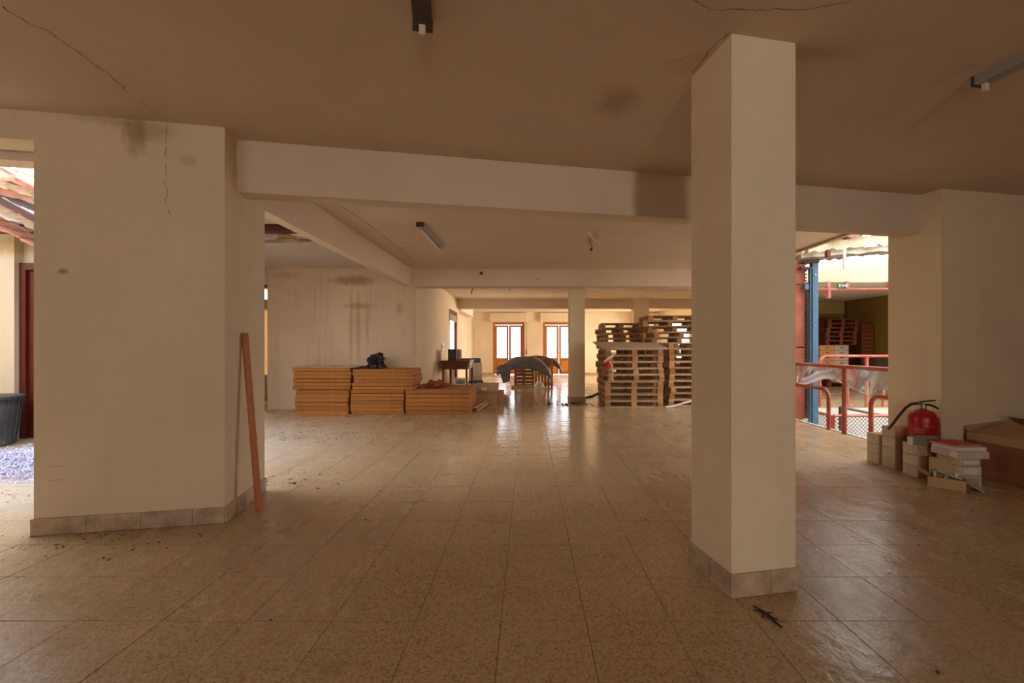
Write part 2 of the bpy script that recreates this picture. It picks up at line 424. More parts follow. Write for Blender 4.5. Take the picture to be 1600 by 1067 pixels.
for i in range(i0, i1+1):
    for j in range(j0, j1+1):
        cx, cy = X0T+(i+.5)*T, Y0T+(j+.5)*T
        if cx-T/2 > VOID[0]-T*.99 and cy+T/2 > VOID[2] and cy-T/2 < VOID[3] and cx-T/2 < 12.5:
            # clip tiles that would hang over the well
            a0, a1, b0, b1 = cx-T/2, cx+T/2, cy-T/2, cy+T/2
            if a0 >= VOID[0]-.01 and b0 >= VOID[2]-.01 and b1 <= VOID[3]+.01: continue
            if a0 < VOID[0]: a1 = min(a1, VOID[0])
            elif b0 < VOID[2]: b1 = min(b1, VOID[2])
            else: b0 = max(b0, VOID[3])
            rest.box(a0+.0016, a1-.0016, b0+.0016, b1-.0016, -.02, 0)
            continue
        vis = False
        if cy > 1.2:
            for sx in (-1, 1):
                for sy in (-1, 1):
                    yy = cy+sy*T/2; px = CX+F*(cx+sx*T/2)/yy; py = HY+F*CH/yy
                    if -5 < px < 1605 and py < 1075: vis = True
        if vis and not hidden(cx, cy): cands.append((cy, i, j, cx, cy))
        else: rest.box(cx-T/2+.0016, cx+T/2-.0016, cy-T/2+.0016, cy+T/2-.0016, -.02, 0)
cands.sort()
rnd = random.Random(3)
for k, (_, i, j, cx, cy) in enumerate(cands):
    if k < 300:
        o = link('floor_tile', tile_me, floor, (cx, cy, rnd.uniform(-.0012, .0004)), (rnd.gauss(0, .0022), rnd.gauss(0, .0022), 0))
    else:
        M = Matrix.Translation((cx, cy, 0)) @ Matrix.Rotation(rnd.gauss(0, .0035), 4, 'X') @ Matrix.Rotation(rnd.gauss(0, .0035), 4, 'Y')
        rest.box(-T/2+.0013, T/2-.0013, -T/2+.0013, T/2-.0013, -.02, 0, M)
r = rest.build('tiling', M_terr, floor); r['kind'] = 'stuff'

# ------------------------------------------------------------------ ceilings
def yl(x, off=.30): return 3.318+(x+2.279)*math.tan(ANG)+off
c = MB()
c.prism([(-9, -7), (9.5, -7), (9.5, yl(9.5)), (-9, yl(-9))], ZC, ZC+.18)
c.prism([(-2.6, yl(-2.6)), (4.62, yl(4.62)), (4.62, 9.75), (-2.6, 9.75)], ZC, ZC+.18)
struct('ceiling', c, M_ceil, 'flat stained ceiling over the near hall')
c = MB(); c.prism([(-2.9, 9.75), (4.62, 9.75), (6.4, 9.75), (6.4, 21.3), (-2.9, 21.3)], ZC, ZC+.18)
c.box(6.4, 12.6, 9.75, 16.3, ZC, ZC+.18)
struct('ceiling_far', c, M_ceil_far, 'pale ceiling of the far hall beyond the second beam')
c = MB(); c.box(-8.7, -2.6, 6.15, 12.3, ZC, ZC+.18); c.prism([(-2.6, 4.9), (-2.6, 6.15), (-4.3, 6.15), (-4.1, 5.8), (-4.25, 5.5), (-3.9, 5.2), (-3.95, 4.95)], ZC, ZC+.16)
lb = struct('ceiling_bay', c, M_ceil_dirty, 'water damaged ceiling of the left bay')
# hanging plaster flakes and exposed laths in the bay ceiling
for k in range(7):
    q = MB(); a = random.uniform(-4.4, -3.0); b = 6.25+random.random()*.5
    q.box(a, a+random.uniform(.25, .5), b, b+.05, ZC-.03-random.random()*.03, ZC-.008, bev=.004)
    q.build('lath', M_rafter, lb)
fb = MB()
def flake(uu, vv):
    return Vector((-4.9+uu*2.2, 6.15-.02+vv*.05, ZC-.02-.06*noise.noise(Vector((uu*7, 0, 3)))-.05*vv))
fb.grid(flake, 40, 2)
e = fb.build('plaster_edge', M_ceil_dirty, lb); solidify(e, .02)
# edge trim of the lift well ceiling
t = MB(); t.box(4.60, 4.66, yl(4.62)+.2, 9.6, ZC-.035, ZC+.2)
struct('trim_1', t, M_rafter, 'thin brown edge board along the ceiling at the lift well')

# ------------------------------------------------------------------ front cross beam and wall blocks (turned 11 degrees)
RU = Matrix(((U.x, V.x, 0, 0), (U.y, V.y, 0, 0), (0, 0, 1, 0), (0, 0, 0, 1)))
def at(P): return Matrix.Translation(P) @ RU
b = MB(); b.box(-.02, 6.85, .20, .385, 2.555, ZC+.02, at(BLK))
struct('beam_front', b, M_beam, 'cream cross beam between the big wall block and the right wall block')
b = MB(); b.box(-1.20, 0, 0, .76, -.01, ZC+.02, at(BLK))
wf = struct('wall_front', b, M_block, 'broad cream wall block standing left of the hall')
b = MB(); b.box(-6.6, -1.20, 0, .22, 2.765, ZC+.02, at(BLK))
b.box(-9.5, -3.6, 0, .2, -.01, 2.765, at(BLK))
struct('wall_front_lintel', b, M_block, 'cream lintel over the opening beside the big wall block')
b = MB(); b.box(-3.6, -1.22, .24, .40, 2.70, ZC+.25, at(BLK))
struct('beam_left_opening', b, M_beam, 'pale beam end seen through the left opening')
b = MB(); b.box(0, 5.2, 0, .56, -.01, ZC+.02, at(RBK))
wr = struct('wall_right', b, M_wall, 'cream wall block at the right end of the cross beam')
# skirting tiles
def skirt(P, L, dirv, n_out, parent, z=.118, step=.335):
    s = 0.0; ang = math.atan2(dirv.y, dirv.x); k = 0
    while s < L-.01:
        w_ = min(step, L-s)
        q = MB(); q.box(.001, w_-.001, -.014, 0, 0, z, bev=.002)
        o = q.build('skirting_tile', M_skirt, parent, P+dirv*s+Vector((0, 0, .001)), (0, 0, ang)); s += step
skirt(BLKL-U*.014, 1.20+.014, U, None, wf)
skirt(BLK, .76, V, None, wf)
skirt(RBK+V*.56, .56, -V, None, wr)
skirt(RBK, 4.0, U, None, wr)
# cracks
def crack(pts, name, parent, off, wid=.004, n=6, mat=M_crack, seed=0):
    rr = random.Random(seed); out = []
    for a, b_ in zip(pts[:-1], pts[1:]):
        for k in range(n):
            p = a.lerp(b_, k/n); out.append(p+Vector((rr.gauss(0, .006), rr.gauss(0, .004), rr.gauss(0, .006) if abs(off.z) < .5 else 0)))
    out.append(pts[-1])
    m = MB(); prev = None
    t_all = (pts[-1]-pts[0]).normalized(); side = t_all.cross(off).normalized()
    for p in out:
        ww = wid*rr.uniform(.3, 1.1)
        a = m.bm.verts.new(p+off*.0015+side*ww/2); b_ = m.bm.verts.new(p+off*.0015-side*ww/2)
        if prev: m.bm.faces.new((prev[0], prev[1], b_, a))
        prev = (a, b_)
    return m.build(name, mat, parent)
ceil_o = bpy.data.objects['ceiling']
dn = Vector((0, 0, -1))
crack([cp(*p) for p in ((0, 8), (40, 33), (78, 50), (105, 70), (140, 95), (172, 117), (190, 133), (201, 147))], 'crack', ceil_o, dn, .006, seed=1)
crack([cp(*p) for p in ((217, 155), (240, 174), (257, 184))], 'crack', ceil_o, dn, .004, seed=2)
crack([blkp(*p) for p in ((257, 185), (262, 203), (259, 222), (262, 250), (258, 275), (262, 300), (259, 318), (268, 335))], 'crack', wf, -V, .004, seed=3)
crack([cp(*p) for p in ((528, 318), (575, 350), (620, 385), (650, 410))], 'crack', ceil_o, dn, .010, seed=4)
crack([cp(*p) for p in ((1085, 3), (1110, 15), (1150, 14), (1200, 15), (1260, 14), (1330, 2))], 'crack', ceil_o, dn, .004, seed=5)
crack([cp(*p) for p in ((1140, 50), (1115, 72), (1082, 112))], 'crack', ceil_o, dn, .006, seed=6)
crack([cp(*p) for p in ((1040, 100), (1060, 92), (1100, 78))], 'crack', ceil_o, dn, .003, seed=8)
crack([cp(*p) for p in ((1350, 200), (1430, 150), (1530, 95))], 'crack', ceil_o, dn, .003, seed=9)

# near square column
CC = Vector((1.075, 2.326, 0))
b = MB(); b.box(0, .39, 0, .39, 0, ZC+.01, at(CC), bev=.004)
c1 = struct('column_near', b, mat_plaster('column_plaster', (.78, .64, .45), streak=.08), 'tall square cream column standing nearest the camera')
for P, dv in ((CC-U*.014, U), (CC+U*.39, V), (CC+V*.39+V*.014, -V)):
    for s, w_ in ((0, .235), (.236, .17)):
        q = MB(); q.box(.001, w_-.001, -.014, 0, .001, .125, bev=.002)
        q.build('skirting_tile', M_skirt, c1, P+dv*s, (0, 0, math.atan2(dv.y, dv.x)))
# second bay: longitudinal beam, wall, cross beams, columns
b = MB(); b.box(-2.60, -2.47, 3.6, 9.35, 2.60, ZC+.02)
struct('beam_left_bay', b, M_beam, 'thin deep beam running back along the left bay')
b = MB(); b.box(-5.49, -2.43, BAYY, BAYY+.30, -.01, ZC+.02)
struct('wall_bay', b, M_bay, 'damp streaked wall behind the stacked boards')
b = MB()
b.box(-2.75, -2.43, BAYY+.30, 13.6, -.01, ZC+.02); b.box(-2.75, -2.43, 15.12, 15.55, -.01, ZC+.02); b.box(-2.75, -2.43, 13.6, 15.12, 2.50, ZC+.02)
wc = struct('wall_corridor', b, M_wall, 'warmly lit side wall with the tall side door')
b = MB(); b.box(-2.95, -2.68, 15.55, 21.3, -.01, ZC+.02)
struct('wall_far_left', b, M_wall_pale, 'cream side wall at the far left corner')
b = MB(); b.box(-2.43, 4.60, 9.33, 9.70, 2.605, ZC+.02)
bm2 = struct('beam_middle', b, M_beam, 'long cross beam above the stacked pallets')
q = MB(); q.tube([(xat(752, 9.33), 9.335, zat(427, 9.33)), (xat(752, 9.33), 9.30, zat(427, 9.33))], .035, 8)
q.build('hook', M_dark, bm2)
b = MB(); b.box(-2.9, 6.2, 15.2, 15.5, 2.64, ZC+.02)
struct('beam_back', b, M_beam, 'cross beam near the far balcony doors')
b = MB(); b.box(-2.68, -2.35, 15.5, 19.0, 2.60, ZC+.02)
struct('beam_stub', b, M_ceil_far, 'short pale beam at the far left corner')
def column(x0, x1, y0, d, label, name):
    b = MB(); b.box(x0, x1, y0, y0+d, 0, ZC+.01, bev=.005); o = struct(name, b, M_wall, label)
    q = MB(); q.box(x0-.012, x1+.012, y0-.012, y0+d+.012, 0, .12, bev=.003); q.build('skirting', M_skirt, o)
column(xat(890, 10.6), xat(914, 10.6), 10.6, .38, 'slender cream column left of the pallets', 'column_middle')
column(xat(990, 15.2), xat(1014, 15.2), 15.15, .45, 'cream column rising behind the pallet stacks', 'column_back')
b = MB(); b.box(6.2, 6.4, 9.75, 17.0, -.01, ZC+.02); b.box(6.2, 6.4, 17.0, 19.2, -.01, .9); b.box(6.2, 6.4, 17.0, 19.2, 2.4, ZC+.02); b.box(6.2, 6.4, 19.2, 21.3, -.01, ZC+.02)
struct('wall_far_right', b, M_wall_pale, 'cream side wall behind the pallets with a window')

# far wall with balcony doors
FY = 21.0
doors = [(xat(770, FY), xat(819.5, FY)), (xat(848.3, FY), xat(898.5, FY)), (5.0, 6.12)]
b = MB(); xs = -2.95
for (a, c_) in doors:
    b.box(xs, a, FY, FY+.25, -.01, ZC+.02); b.box(a, c_, FY, FY+.25, 2.5, ZC+.02); xs = c_
b.box(xs, 6.4, FY, FY+.25, -.01, ZC+.02)
wfar = struct('wall_far', b, M_wall_pale, 'sunlit far wall with the balcony doors')
q = MB(); q.box(-2.68, doors[0][0]-.02, FY-.014, FY, 0, .10); q.box(doors[0][1]+.02, doors[1][0]-.02, FY-.014, FY, 0, .10); q.box(doors[1][1]+.02, doors[2][0]-.02, FY-.014, FY, 0, .10)
q.build('skirting', M_skirt, wfar)
crack([Vector((xat(741, FY), FY, 2.9)), Vector((xat(740, FY), FY, 2.2)), Vector((xat(741, FY), FY, 1.5)), Vector((xat(740, FY), FY, .9))], 'crack', wfar, Vector((0, -1, 0)), .02, seed=11)
def balcony_door(name, x0, x1, y, label, z1=2.5, box=True):
    root = bpy.data.objects.new(name, None); COL.objects.link(root); root.location = ((x0+x1)/2, y, 0); tag(root, label, None, None, 'structure')
    W = (x1-x0)/2
    f = MB(); f.box(-W, -W+.10, .0, .12, 0, z1); f.box(W-.10, W, .0, .12, 0, z1); f.box(-W+.10, W-.10, 0, .12, z1-.12, z1)
    f.build('door_frame', M_frame, root)
    for s in (-1, 1):
        x_in, x_out = (0.006*s, (W-.10)*s)
        a, c_ = min(x_in, x_out), max(x_in, x_out)
        l = MB(); zz = (0.03, .72, z1-.14)
        l.box(a, a+.10, .02, .07, .03, z1-.14); l.box(c_-.10, c_, .02, .07, .03, z1-.14)
        l.box(a+.10, c_-.10, .02, .07, .03, .13); l.box(a+.10, c_-.10, .02, .07, .66, .80); l.box(a+.10, c_-.10, .02, .07, z1-.24, z1-.14)
        leaf = l.build('door_leaf', M_frame, root)
        p = MB(); p.box(a+.075, c_-.075, .035, .055, .13, .68); p.box(a+.12, c_-.12, .024, .035, .18, .63, bev=.008); p.build('panel', M_panel, leaf)
        g = MB(); g.box(a+.075, c_-.075, .042, .048, .78, z1-.24); g.build('pane', M_glass, leaf)
    h = MB(); h.tube([(.02, .02, 1.05), (.02, -.03, 1.05), (.02, -.035, 1.16)], .012, 6); h.build('handle', M_metal, root)
    if box:
        s = MB(); s.box(-W-.13, W+.13, -.16, -.002, z1+.01, ZC-.03, bev=.01); s.build('shutter_box', M_wall_pale, root)
    return root
balcony_door('door_1', *doors[0], FY+.04, 'tall two leaf wooden balcony door with bright glass, left of the far pair')
balcony_door('door_2', *doors[1], FY+.04, 'tall two leaf wooden balcony door partly behind the slender column')
balcony_door('door_3', *doors[2], FY+.04, 'balcony door hidden behind the pallet stacks')
# side door in the corridor wall
root = bpy.data.objects.new('door_4', None); COL.objects.link(root); root.location = (-2.46, 0, 0); tag(root, 'tall narrow glazed door in the warm side wall', None, None, 'structure')
f = MB(); f.box(-.14, .035, 13.6, 13.72, 0, 2.5); f.box(-.14, .035, 15.0, 15.12, 0, 2.5); f.box(-.14, .035, 13.72, 15.0, 2.40, 2.5)
f.build('door_frame', M_mahog, root)
l = MB(); l.box(-.03, .0, 13.725, 13.88, .02, 2.39); l.box(-.03, .0, 14.75, 14.995, .02, 2.39); l.box(-.03, .0, 13.88, 14.75, .02, .70); l.box(-.03, .0, 13.88, 14.75, 2.25, 2.39)
lf = l.build('door_leaf', M_mahog, root)
g = MB(); g.box(-.018, -.012, 13.88, 14.75, .70, 2.25); g.build('pane', mat_glass('misted_glass', (.7, .64, .56), .35), lf)
s = MB(); s.box(.002, .034, 13.74, 14.98, 2.16, 2.36); s.build('roller_blind', M_beige, root)
# light switch
sw = thing('light_switch', 'white light switch plate on the warm side wall', 'switch', (-2.43, 12.5, 1.32))
q = MB(); q.box(0, .03, -.09, .09, -.11, .11, bev=.004); q.build('switch_plate', M_tube, sw)
q = MB(); q.box(.03, .04, -.025, .025, -.04, .04, bev=.003); q.build('rocker', M_white, sw)
# handle strap of shutter by the first balcony door
st = thing('shutter_strap', 'dark shutter strap on the far wall between the balcony doors', 'strap', (xat(822.5, FY), FY, 1.0))
q = MB(); q.box(-.02, .02, -.02, 0, -.05, .22, bev=.006); q.build('strap_winder', M_dark, st)
q = MB(); q.box(-.008, .008, -.01, -.006, .22, 1.5); q.build('strap_band', M_beige, st)

# left bay: opening, ruined roof, walls
b = MB(); b.box(-8.9, -8.7, -7, 12.3, -.01, ZC+.02)
struct('wall_left', b, M_wall, 'cream side wall of the left bay')
DX0 = -7.33
b = MB(); b.box(-8.7, DX0, 6.3, 6.5, -.01, ZC+.05); b.box(DX0, -6.2, 6.42, 6.6, 2.53, ZC+.02)
struct('wall_bay_left', b, mat_plaster('bay_left_plaster', (.60, .50, .37), [((-7.4, 6.3, 2.75), (.5, .3, .18), .7, 7)], streak=.3, stain=(.42, .28, .09)),
       'cream wall with ochre damp top beside the dark red door')
dr = bpy.data.objects.new('door_5', None); COL.objects.link(dr); dr.location = (DX0, 6.36, 0); tag(dr, 'dark red door behind the dark grey tub', None, None, 'structure')
q = MB(); q.box(0, .09, 0, .14, 0, 2.53); q.box(.95, 1.04, 0, .14, 0, 2.53); q.box(.09, .95, 0, .14, 2.43, 2.53); q.build('door_frame', M_darkred, dr)
q = MB(); q.box(.095, .945, .04, .09, .01, 2.42, bev=.003); q.box(.2, .84, .03, .04, .2, 1.1, bev=.006); q.box(.2, .84, .03, .04, 1.3, 2.25, bev=.006); dl = q.build('door_leaf', M_darkred, dr)
b = MB(); b.box(-6.2, -5.9, 6.3, 8.0, -.01, ZC+.02)
struct('wall_bay_nib', b, M_wall, 'short return wall beside the dark red door')
b = MB(); b.box(-8.9, -7.8, 12.0, 12.3, -.01, ZC+.02)
b.box(-7.8, -2.75, 12.0, 12.3, 2.35, 2.62); b.box(-7.8, -2.75, 12.0, 12.3, 2.9, ZC+.02)
b.box(-7.8, -2.75, 12.0, 12.3, -.01, .55)
struct('wall_bay_back', b, M_wall, 'bright wall seen through the slit beside the big block')
q = MB(); q.box(-7.8, -2.76, 12.12, 12.13, .55, 2.35)
wb = bpy.data.objects.new('window_1', None); COL.objects.link(wb); tag(wb, 'frosted window seen through the slit beside the big block', None, None, 'structure')
q.build('pane', mat_glass('frosted_glass', (.42, .27, .12), .2), wb)
q = MB()
for x in (-7.8, -6.95, -5.9, -4.9, -3.9, -3.0): q.box(x, x+.07, 12.08, 12.16, .55, 2.35)
q.build('window_frame', M_wall, wb)
pp = MB(); pp.tube([(-8.2, 11.8, zat(448, 11.8)), (-4.5, 11.8, zat(448, 11.8))], .04, 8)
tag(pp.build('fire_pipe', M_rail), 'short run of red pipe in the slit beside the big block', 'pipe')
# red steel beam of the bay ceiling
b = MB(); zb = 2.97
b.box(-8.6, -2.62, 5.93, 6.05, zb-.10, zb-.085); b.box(-8.6, -2.62, 5.93, 6.05, zb-.005, zb+.01); b.box(-8.6, -2.62, 5.98, 6.0, zb-.09, zb)
tag(b.build('steel_beam', M_darkred), 'dark red steel joist at the edge of the ruined ceiling', 'beam')
# broken roof over the left bay: tilted planks and tiles, gaps to the sky
def rough_bar(name, P0, P1, h, d, mat, seed, amp=.02, n=26):
    m = MB(); P0 = Vector(P0); P1 = Vector(P1); t = (P1-P0); up = Vector((0, 0, 1))
    rings = []
    for k in range(n+1):
        p = P0+t*(k/n)
        def j(s): return amp*noise.noise(Vector((k*.55, s*7.1+seed*3.3, seed)))*2
        rings.append([m.bm.verts.new(p+Vector((0, 0, j(1)))), m.bm.verts.new(p+Vector((0, d, j(2)))),
                      m.bm.verts.new(p+Vector((0, d, h+j(3)))), m.bm.verts.new(p+Vector((0, 0, h+j(4))))])
    for k in range(n):
        for e_ in range(4): m.bm.faces.new((rings[k][e_], rings[k][(e_+1) % 4], rings[k+1][(e_+1) % 4], rings[k+1][e_]))
    m.bm.faces.new(rings[0][::-1]); m.bm.faces.new(rings[-1])
    return m.mesh(name, mat)
rf = bpy.data.objects.new('roof_left', None); COL.objects.link(rf); tag(rf, 'broken sloping roof of old rafters and tiles over the left opening', None, None, 'structure')
def roofbar(name, pyL, pyR, h_px, Y, mat, seed, d=.10, amp=.03):
    zL, zR = zat(pyL+h_px, Y), zat(pyR+h_px, Y); x0, x1 = xat(0, Y), xat(48, Y); sl = (zR-zL)/(x1-x0)
    xa, xb = x0-1.2, x1+1.1
    me = rough_bar(name, (xa, Y, zL+sl*(xa-x0)), (xb, Y, zL+sl*(xb-x0)), h_px*Y/F, d, mat, seed, amp)
    link(name, me, rf)
roofbar('rafter', 260, 284, 6, 5.0, M_ragged, 1)
roofbar('rafter', 257, 271, 4, 5.35, M_rafter, 2)
roofbar('roof_tile', 267, 291, 9, 5.2, M_tilered, 3, .3)
roofbar('rafter', 276, 297, 14, 5.45, M_rafter, 4)
roofbar('roof_tile', 290, 306, 12, 5.55, M_tilered, 5, .25)
roofbar('rafter', 298, 318, 10, 5.7, M_dark, 6, .08, .02)
roofbar('steel_joist', 308, 333, 11, 5.75, M_darkred, 7, .08, .003)
roofbar('rafter', 318, 342, 13, 5.85, M_rafter, 8)
roofbar('ceiling_remnant', 329, 341, 14, 5.95, M_ceil_dirty, 9, .2)
for k in range(8):
    me = rough_bar('roof_tile', (-7.9+k*.30, 5.3, 3.50-k*.15), (-7.66+k*.30, 5.35, 3.38-k*.15), .03, .42, M_tilered, 20+k, .015, 8)
    link('roof_tile', me, rf)

# shredded paper drift, tub, plaster crumbs
sp = MB(); rr = random.Random(5)
for k in range(6000):
    a = rr.gauss(0, 1); b_ = rr.gauss(0, 1)
    x = -5.55+a*.55-(0)*.3; y = 5.05+b_*.42
    if not (4.25 < y < 5.95): continue
    if x < -7.8 or (x+7.26)**2+(y-5.86)**2 < .19: continue
    if x > -4.55: continue
    h = .10*math.exp(-((x+5.6)/.8)**2-((y-5.1)/.6)**2)*rr.random()+.006
    th = rr.random()*math.pi; L_ = rr.uniform(.05, .15); wd = rr.uniform(.002, .005); curl = rr.uniform(-.02, .03)
    dx, dy = math.cos(th), math.sin(th); pr = None
    for s in range(4):
        t_ = s/3-.5
        p = Vector((x+dx*L_*t_, y+dy*L_*t_, h+curl*(1-4*t_*t_)+.012*math.sin(s*2+k)+.008))
        v1 = sp.bm.verts.new(p+Vector((-dy*wd, dx*wd, rr.uniform(-.006, .006)))); v2 = sp.bm.verts.new(p-Vector((-dy*wd, dx*wd, 0)))
        if pr: sp.bm.faces.new((pr[0], pr[1], v2, v1))
        pr = (v1, v2)
tag(sp.build('shredded_paper', M_paper), 'bluish white drift of shredded paper on the floor left of the big wall block', 'shredded paper', kind='stuff')
tub = thing('plastic_tub', 'big dark grey plastic tub in front of the dark red door', 'tub', (-7.26, 5.86, 0))
q = MB(); q.lathe([(.29, 0), (.31, .02), (.365, .64), (.36, .64), (.30, .03)], 28); q.build('tub_body', M_tub, tub, smooth=False)
q = MB(); q.lathe([(.362, .62), (.395, .62), (.40, .655), (.385, .665), (.352, .655)], 28); q.build('rim', M_tub, tub)
q = MB()
for k in range(14):
    a = 2*math.pi*k/14; q.tube([(.305*math.cos(a), .305*math.sin(a), .02), (.368*math.cos(a), .368*math.sin(a), .62)], .010, 5)
q.build('rib', M_tub, tub)
def scatter(name, label, cx, cy, sx, sy, n, mat, smin, smax, seed, flat=.35, cat='debris'):
    m = MB(); r_ = random.Random(seed)
    for k in range(n):
        x, y = r_.gauss(cx, sx), r_.gauss(cy, sy); s = r_.uniform(smin, smax)
        M = Matrix.Translation((x, y, s*flat*.5)) @ Matrix.Rotation(r_.random()*6.3, 4, 'Z') @ Matrix.Diagonal((s*r_.uniform(.5, 1.6), s*r_.uniform(.3, .8), s*flat, 1))
        bmesh.ops.create_icosphere(m.bm, subdivisions=1, radius=.5, matrix=M)
    tag(m.build(name, mat), label, cat, kind='stuff')
p = fp(505, 680)
scatter('plaster_crumbs', 'low patch of plaster crumbs in front of the stacked boards', p.x, p.y, .45, .22, 260, M_rubble, .01, .05, 1)
p = fp(455, 715)
scatter('floor_litter', 'dark litter on the dusty floor beyond the leaning batten', p.x+.3, p.y-.9, .4, .22, 60, M_twig, .008, .05, 2, .15)
scatter('wood_chips', 'brown chips strewn at the foot of the big wall block', -3.0, 3.0, .5, .12, 110, M_twig, .004, .022, 3, .3)
scatter('floor_specks', 'dark specks scattered over the open terrazzo', .4, 4.2, 2.2, 1.4, 120, M_twig, .006, .026, 4, .2)
scatter('opening_litter', 'dusty crumbs on the floor of the left opening', -4.6, 3.95, .4, .12, 200, M_rubble, .006, .02, 6)

# ------------------------------------------------------------------ lift well on the right
VX0, VX1, VY0, VY1 = VOID
b = MB(); b.box(VX0-.02, VX1, VY1-.03, VY1+.3, -3.2, -.012); b.box(VX0-.30, VX0, VY0, VY1+.3, -3.2, -.30); b.box(VX0-.3, VX1, VY0-.3, VY0, -3.2, -.30)
b.box(VX1, VX1+.1, VY0, VY1, -3.2, 0)
b.box(VX0-.3, VX1, VY0-.3, VY1+.3, -3.3, -3.2)
struct('wall_well', b, M_white_low, 'whitewashed walls of the lift well below the floor')
b = MB(); b.box(VX0-.04, VX0+.008, VY0, VY1, -.30, .012); struct('trim_2', b, M_white_low, 'pale edge strip along the near side of the lift well')
b = MB(); b.box(9.8, 12.6, 16.0, 16.2, -.01, ZC+.02); b.box(6.4, 9.8, 16.0, 16.2, -.01, ZC+.02)
struct('wall_wing_back', b, M_olive, 'dark olive back wall behind the far crates')
b = MB(); b.box(11.45, 11.6, 9.75, 16.0, -.01, ZC+.02)
struct('wall_wing_right', b, M_olive, 'dark olive side wall beyond the lift well')
b = MB(); b.box(11.36, 11.45, 9.9, 15.9, 0, .98); b.box(9.0, 11.36, 15.9, 16.0, 0, .98)
struct('trim_3', b, M_greywain, 'dark grey low wall facing beyond the lift well')
# concrete beams and broken roof over the well
Yb = 9.62
b = MB(); b.box(4.62, 12.6, Yb, Yb+.30, zat(441, Yb), zat(412, Yb)); b.box(4.62, 12.6, Yb+.06, Yb+.36, zat(412, Yb), zat(403, Yb))
struct('beam_well_far', b, mat_plaster('well_beam', (.58, .48, .34), var=.06), 'wide pale beam across the far side of the lift well')
rr_ = bpy.data.objects.new('roof_right', None); COL.objects.link(rr_); tag(rr_, 'broken concrete and tile roof over the lift well', None, None, 'structure')
def wellbar(name, a, c_, h, Y, mat, seed, d=.15, amp=.02, xa=4.7, xb=8.6):
    (x0, y0), (x1, y1) = a, c_
    X0, X1 = xat(x0, Y), xat(x1, Y); z0, z1 = zat(y0, Y), zat(y1, Y); sl = (z1-z0)/(X1-X0)
    link(name, rough_bar(name, (xa, Y, z0+sl*(xa-X0)), (xb, Y, z0+sl*(xb-X0)), h*Y/F, d, mat, seed, amp, 40), rr_)
wellbar('rafter', (1248, 396), (1393, 380), 16, 7.4, M_ragged, 31, .12, .035)
wellbar('steel_joist', (1248, 403), (1393, 392), 9, 7.6, M_metal, 32, .3, .01)
wellbar('roof_tile', (1300, 376), (1393, 358), 8, 7.3, M_tilered, 33, .25, .03, 5.0)
wellbar('rafter', (1250, 404), (1393, 385), 5, 8.8, M_ragged, 34, .3, .05)
wellbar('roof_tile', (1248, 406), (1393, 392), 5, 9.0, M_tilered, 35, .3, .05)
q = MB(); q.box(xat(1291, 7.38), xat(1296, 7.38), 7.35, 7.42, zat(402, 7.4), zat(391, 7.4)); q.build('bracket', M_darkred, rr_)
q = MB(); q.box(xat(1319, 7.3), xat(1322, 7.3), 7.3, 7.33, zat(420, 7.3), zat(388, 7.3)); q.build('hanging_strip', M_white, rr_)
# red fire pipe and drops
fpz, fpY = zat(451, 9.57), 9.57
pipe = thing('sprinkler_pipe', 'long red pipe slung below the pale beam over the lift well', 'pipe', (0, 0, 0))
q = MB(); q.tube([(5.6, fpY, fpz-.02), (9.5, fpY, fpz+.01)], .022, 8); q.build('pipe_run', M_rail, pipe)
for (px, a, c_) in ((1295, 443, 466), (1324, 443, 452), (1390, 443, 452)):
    X = xat(px, fpY); q = MB(); q.box(X-.03, X+.03, fpY-.02, fpY+.07, zat(c_, fpY), zat(a-1, fpY)+.03); q.build('pipe_bracket', M_rail, pipe)
# exit sign
es = thing('exit_sign', 'small dark green emergency exit sign under the pale beam', 'sign', (xat(1315, 9.55), 9.53, zat(446.5, 9.55)))
q = MB(); q.box(-.11, .11, -.02, .01, -.05, .05, bev=.004); q.build('sign_plate', M_green, es)
q = MB()
q.box(-.03, .05, -.023, -.0205, .005, .014); q.box(-.03, .05, -.023, -.0205, -.012, -.004)
q.box(.065, .095, -.023, -.0205, -.035, .035)
q.tube([(-.075, -.022, .03), (-.07, -.022, .0), (-.09, -.022, -.035)], .006, 5); q.tube([(-.07, -.022, .0), (-.05, -.022, -.03)], .006, 5); q.tube([(-.095, -.022, .012), (-.05, -.022, .018)], .005, 5)
q.build('pictogram', M_white, es)
# red lift column, blue mast
lc = thing('lift_column', 'red painted steel lift column at the edge of the well', 'column', (4.98, 8.15, 0))
q = MB(); q.box(-.11, .085, -.06, .06, 0, ZC); q.build('column_shaft', M_redsteel, lc)
q = MB(); q.box(-.115, .09, -.065, -.06, 1.30, 1.33); q.box(-.115, .09, -.065, -.06, 2.45, 2.475); q.build('joint_plate', M_darkred, lc)
q = MB()
for z in [k*.06 for k in range(2, 49)]: q.box(.10, .135, -.05, -.04, z, z+.028)
q.box(.092, .10, -.055, .05, .02, ZC); q.box(.135, .15, -.055, .05, .02, 2.5)
sc_ = q.build('slotted_strip', M_wire, lc)
q = MB(); q.box(.16, .185, -.04, .04, 0.0, 2.45); q.build('side_angle', M_redsteel, lc)
bmst = thing('lift_mast', 'blue steel lift mast standing in the well beside the red column', 'mast', (5.17, 8.0, -.6))
q = MB(); q.box(-.045, .06, -.05, .05, 0, 3.43, bev=.004); q.build('mast_post', M_blue, bmst)
q = MB(); q.box(-.078, -.056, -.03, .03, 0, 3.35); q.build('mast_guide', M_blue, bmst)
q = MB(); q.box(-.17, -.10, -.03, .03, 2.96, 3.06); q.build('mast_bracket', M_blue, bmst)
q = MB(); q.box(-.26, .06, -.08, .05, 3.432, 3.50); q.box(-.26, -.05, -.06, .05, 3.32, 3.36); q.build('mast_head', M_dark, bmst)
